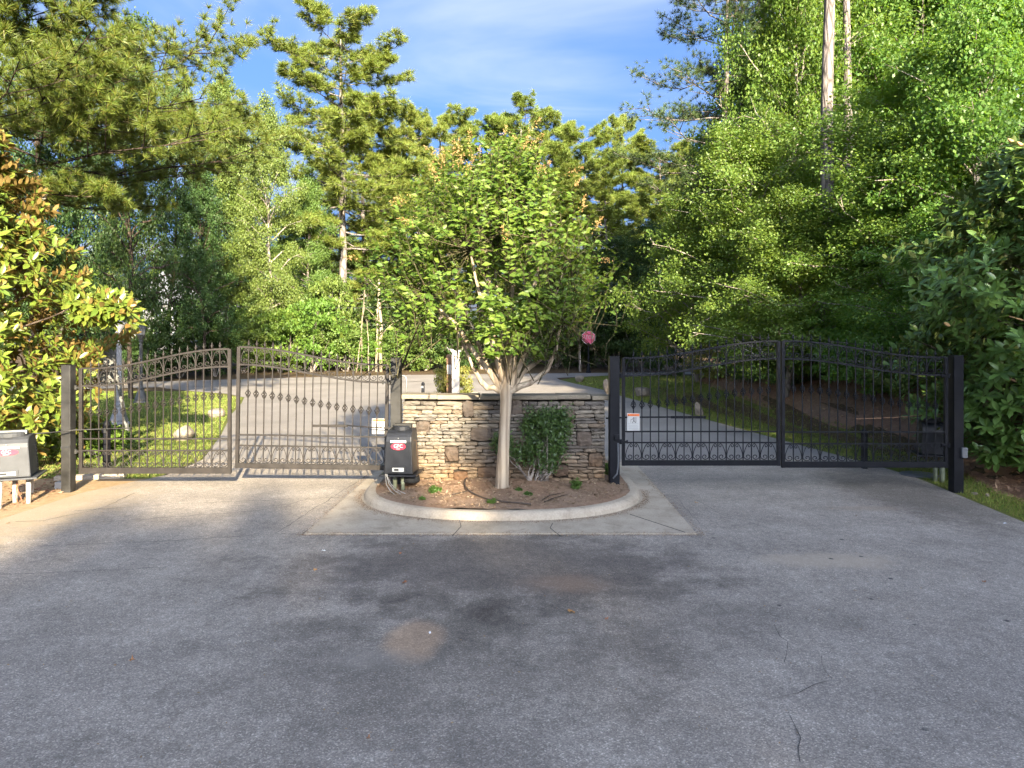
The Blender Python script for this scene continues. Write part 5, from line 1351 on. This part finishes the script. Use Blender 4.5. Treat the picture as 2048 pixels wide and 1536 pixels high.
hz = [(988, 957), (950, 958), (932, 968), (930, 980), (942, 992), (968, 1001), (1000, 1008), (1035, 1013), (1062, 1014)]
hp = []
for px, py in hz: g0 = G(px, py - 4, .15); hp.append(Vector((g0.x, g0.y, bed_z(g0.x, g0.y) + .022)))
fine = []
for k in range(len(hp) - 1):
    for t in (0, .33, .66):
        p0, p1, p2, p3 = hp[max(0, k - 1)], hp[k], hp[k + 1], hp[min(len(hp) - 1, k + 2)]
        fine.append(.5 * ((2 * p1) + (p2 - p0) * t + (2 * p0 - 5 * p1 + 4 * p2 - p3) * t * t + (3 * p1 - p0 - 3 * p2 + p3) * t ** 3))
fine.append(hp[-1])
tag(MB().tube(fine, .011, 8).build('drip_tubing', M['hose'], None, smooth=True), 'dark drip tubing curling across the bed in front of the tree', 'tubing')
for k, (a, b_, c_) in enumerate((((1085, 1000), (1100, 990), (1122, 988)), ((1088, 1003), (1108, 996), (1135, 991)), ((906, 992), (930, 985), (948, 982)))):
    pts = []
    for px, py in (a, b_, c_): g0 = G(px, py, .16); pts.append((g0.x, g0.y, bed_z(g0.x, g0.y) + .02))
    tag(MB().tube(pts, [.008, .007, .003], 6).build('twig', M['bark_dark'], None, smooth=True), ['dark bent twig on the mulch right of the tree', 'longer twig beside the bent one on the mulch', 'thin twig on the mulch inside the tubing loop'][k], 'twig', 'twigs on the bed')

# ------------------------------------------------------------------ grass, litter
def scatter(name, n, region, mat, hh, ww, label, cat, flat=False, mask=None):
    rn = np.random.default_rng(hash(name) % 1000 + n); rows = np.array(region, float)
    ys = np.linspace(rows[0, 0], rows[-1, 0], 400); w = np.interp(ys, rows[:, 0], rows[:, 2]) - np.interp(ys, rows[:, 0], rows[:, 1]); w = w / np.maximum(ys, 5) ** 1.3
    y = rn.choice(ys, n, p=w / w.sum()) + rn.uniform(-.03, .03, n); xl = np.interp(y, rows[:, 0], rows[:, 1]); xr = np.interp(y, rows[:, 0], rows[:, 2]); x = xl + (xr - xl) * rn.random(n)
    pos = np.stack([x, y, gz(x, y) + (.012 if flat else .0)], 1)
    if flat:
        d = rn.normal(0, 1, (n, 3)) * [1, 1, .25]; nr = rn.normal(0, .5, (n, 3)) + [0, 0, 1]; L = rn.uniform(*hh, n); V, Fc = leaves(pos, d, nr, L, L * rn.uniform(.2, .6, n), 'quad')
    else:
        d = rn.normal(0, .45, (n, 3)) + [0, 0, 1]; nr = rn.normal(0, 1, (n, 3)) + [0, -.6, 0]; s = np.clip(y / 11, .8, 2.2); L = rn.uniform(*hh, n); V, Fc = leaves(pos, d, nr, L, ww * s, 'needle')
    return tag(link(name, np_mesh(name, V, Fc, M[mat])), label, cat, kind='stuff')
scatter('grass', 60000, [(10.9, -8.6, -5.75), (12.7, -10, -5.8), (16.2, -14, -6.95), (20.9, -17, -8.7), (25, -18, -10), (27.8, -20, -11), (30, -20, -14)], 'lf_grass', (.03, .075), .010, 'short sunlit grass on the left lawn', 'grass')
scatter('grass', 60000, [(6, 6.2, 7.2), (8.2, 6.2, 7.1), (9.8, 6.4, 7.05), (11, 6.55, 7.4), (12.7, 6.4, 8.0), (16, 6.0, 7.7), (20, 5.55, 7.4), (24, 5.1, 7.3), (27, 4.75, 7.3), (28.5, 4.55, 9), (30.7, 4.2, 15), (33.6, 3.2, 20), (38, 4.2, 20)], 'lf_grass', (.03, .08), .010, 'short grass beside the right drive', 'grass').material_slots[0].material = M['lf_grass']
scatter('leaf_litter', 26000, [(6.5, 7.0, 12), (9.8, 6.95, 12), (12.7, 7.8, 13), (16, 7.5, 13), (20, 7.2, 12.5), (24, 7.1, 12), (27, 7.1, 11.5)], 'lf_litter', (.03, .10), 0, 'fallen leaves and pine straw on the right bank', 'leaf litter', True)
scatter('leaf_litter', 9000, [(7, -8.6, -6.4), (9.8, -9.8, -6.5), (11, -11, -7), (14, -13, -8.5), (17, -15, -10)], 'lf_litter', (.03, .10), 0, 'dry leaves under the sunlit magnolia', 'leaf litter', True)

# grit gathered at the curb foot and along the apron edge, small debris on the asphalt
def build_grit():
    rn = np.random.default_rng(33); outl = np.array(island_outline(.03)); n = 5200
    i_ = rn.integers(3, len(outl) - 4, n); f = rn.random((n, 1)); p = outl[i_] * (1 - f) + outl[i_ + 1] * f
    off = np.abs(rn.normal(0, .06, n)); dirn = unit(p - [IC, 10.2]); p = p + dirn * off[:, None]
    q = np.stack([rn.uniform(-2.4, 2.15, 3600), 7.66 + rn.normal(-.01, .035, 3600)], 1)
    e = np.stack([np.where(rn.random(1800) < .5, -2.35, 2.13) + rn.normal(0, .03, 1800), rn.uniform(7.6, 11.5, 1800)], 1)
    xy = np.concatenate([p, q, e]); z = np.concatenate([np.full(n, .024), np.where(q[:, 1] > 7.668, .024, .016), np.full(1800, .024)])
    pos = np.concatenate([xy, z[:, None]], 1); m_ = len(pos); L = rn.uniform(.004, .016, m_)
    V, Fc = leaves(pos, rn.normal(0, 1, (m_, 3)) * [1, 1, .3], rn.normal(0, .5, (m_, 3)) + [0, 0, 1], L, L * .7, 'quad')
    tag(link('grit', np_mesh('grit', V, Fc, M['lf_chip'])), 'sandy grit gathered along the curb foot and apron edge', 'grit', kind='stuff')
    n = 1500; y = 3.3 + 7 * rn.random(n) ** 1.3; x = rn.uniform(-6, 6, n); keep = ~((np.abs(x + .1) < 2.3) & (y > 7.6)); x, y = x[keep], y[keep]; n = len(x)
    L = rn.uniform(.006, .028, n); V, Fc = leaves(np.stack([x, y, np.full(n, .016)], 1), rn.normal(0, 1, (n, 3)) * [1, 1, .15], rn.normal(0, .3, (n, 3)) + [0, 0, 1], L, L * rn.uniform(.12, .5, n), 'quad')
    tag(link('debris', np_mesh('debris', V, Fc, M['lf_litter'])), 'tiny leaf crumbs and needles strewn over the asphalt', 'debris', kind='stuff')
build_grit()

# fallen leaves and scraps on the asphalt
def fallen(px, py, L, label, mat='dead_leaf', name='fallen_leaf', cat='leaf', group='fallen leaves on the asphalt'):
    g0 = G(px, py, .012); rn = random.Random(px); n = 11; V = [(0, 0, .012)]
    for k in range(n):
        a = 2 * PI * k / n; rr = L / 2 * (1.0 if k % 2 else .55) * rn.uniform(.8, 1.15); V.append((rr * math.cos(a), rr * .7 * math.sin(a), abs(rn.gauss(0, .012)) + .003))
    o = MB().add(V, [(0, k + 1, (k + 1) % n + 1) for k in range(n)]).build(name, M[mat], None, (g0.x, g0.y, .014), rot=(0, 0, rn.uniform(0, 6)))
    return tag(o, label, cat, group)
fallen(810, 1167, .075, 'dark red brown leaf on the dark patch before the island'); fallen(1143, 1225, .09, 'tan lobed leaf on the asphalt right of centre'); fallen(1213, 1240, .04, 'small rust leaf just right of the tan lobed leaf')
fallen(737, 1480, .035, 'tiny tan leaf at the bottom left of centre'); fallen(1393, 1007, .07, 'brown leaf beside the apron corner near the black gate'); fallen(265, 1323, .05, 'thin tan leaf on the lower left asphalt'); fallen(800, 1108, .05, 'pale dry leaf just in front of the apron')
fallen(1968, 1166, .06, 'rust leaf near the right edge of the asphalt'); fallen(630, 1142, .04, 'yellowish leaf left of the dark patch'); fallen(16, 1048, .06, 'brown leaf on the sand edge at far left')
fallen(647, 1103, .06, 'white scrap beside the apron corner on the left', 'paper', 'paper_scrap', 'scrap', 'white scraps on the asphalt'); fallen(860, 1268, .025, 'tiny white scrap on the sandy stain', 'paper', 'paper_scrap', 'scrap', 'white scraps on the asphalt'); fallen(2010, 1048, .06, 'white scrap at the right edge of the drive', 'paper', 'paper_scrap', 'scrap', 'white scraps on the asphalt')

# ------------------------------------------------------------------ wood behind the viewer and along the right of the drive: it shades the foreground
SH = 'trees behind the viewer'
for k, (x, y, h, rr, pr) in enumerate([(3.6, -31, 11.6, 3.0, G2), (5.6, -33, 13.2, 2.8, G1), (7.2, -30.5, 13.0, 2.6, G2), (8.8, -33, 14.2, 2.6, G1), (10.2, -31, 13.9, 2.4, G2), (9.6, -36, 15.0, 2.6, G2), (7.4, -36, 14.0, 2.6, G1), (11.4, -34, 14.4, 2.4, G1), (12.9, -31, 16.6, 2.2, G2), (14.6, -32, 17.6, 2.4, G1), (16.4, -31, 18.5, 2.6, G2), (15.4, -35, 18.5, 2.6, G1),
        (18.6, -30, 18, 3.2, G1), (22, -31, 19, 4.0, G3), (28, -30, 20, 4.4, G3), (20.5, -26, 16, 3.4, G2), (25.5, -30, 23, 4.2, G3), (-4.5, -32, 36, 4.2, BIG), (-.6, -30, 35, 4.0, BIG)]):  # the tall pines are added, unseen, to shade the left trees
    plant(pr, 'pine_tree' if pr is BIG else 'broadleaf_tree', (x, y), h, rr, 'unseen tall pine added behind the viewer to shade the left trees' if pr is BIG else 'broadleaf tree of the wood behind the viewer', 'tree', SH, rotz=k * 1.3)
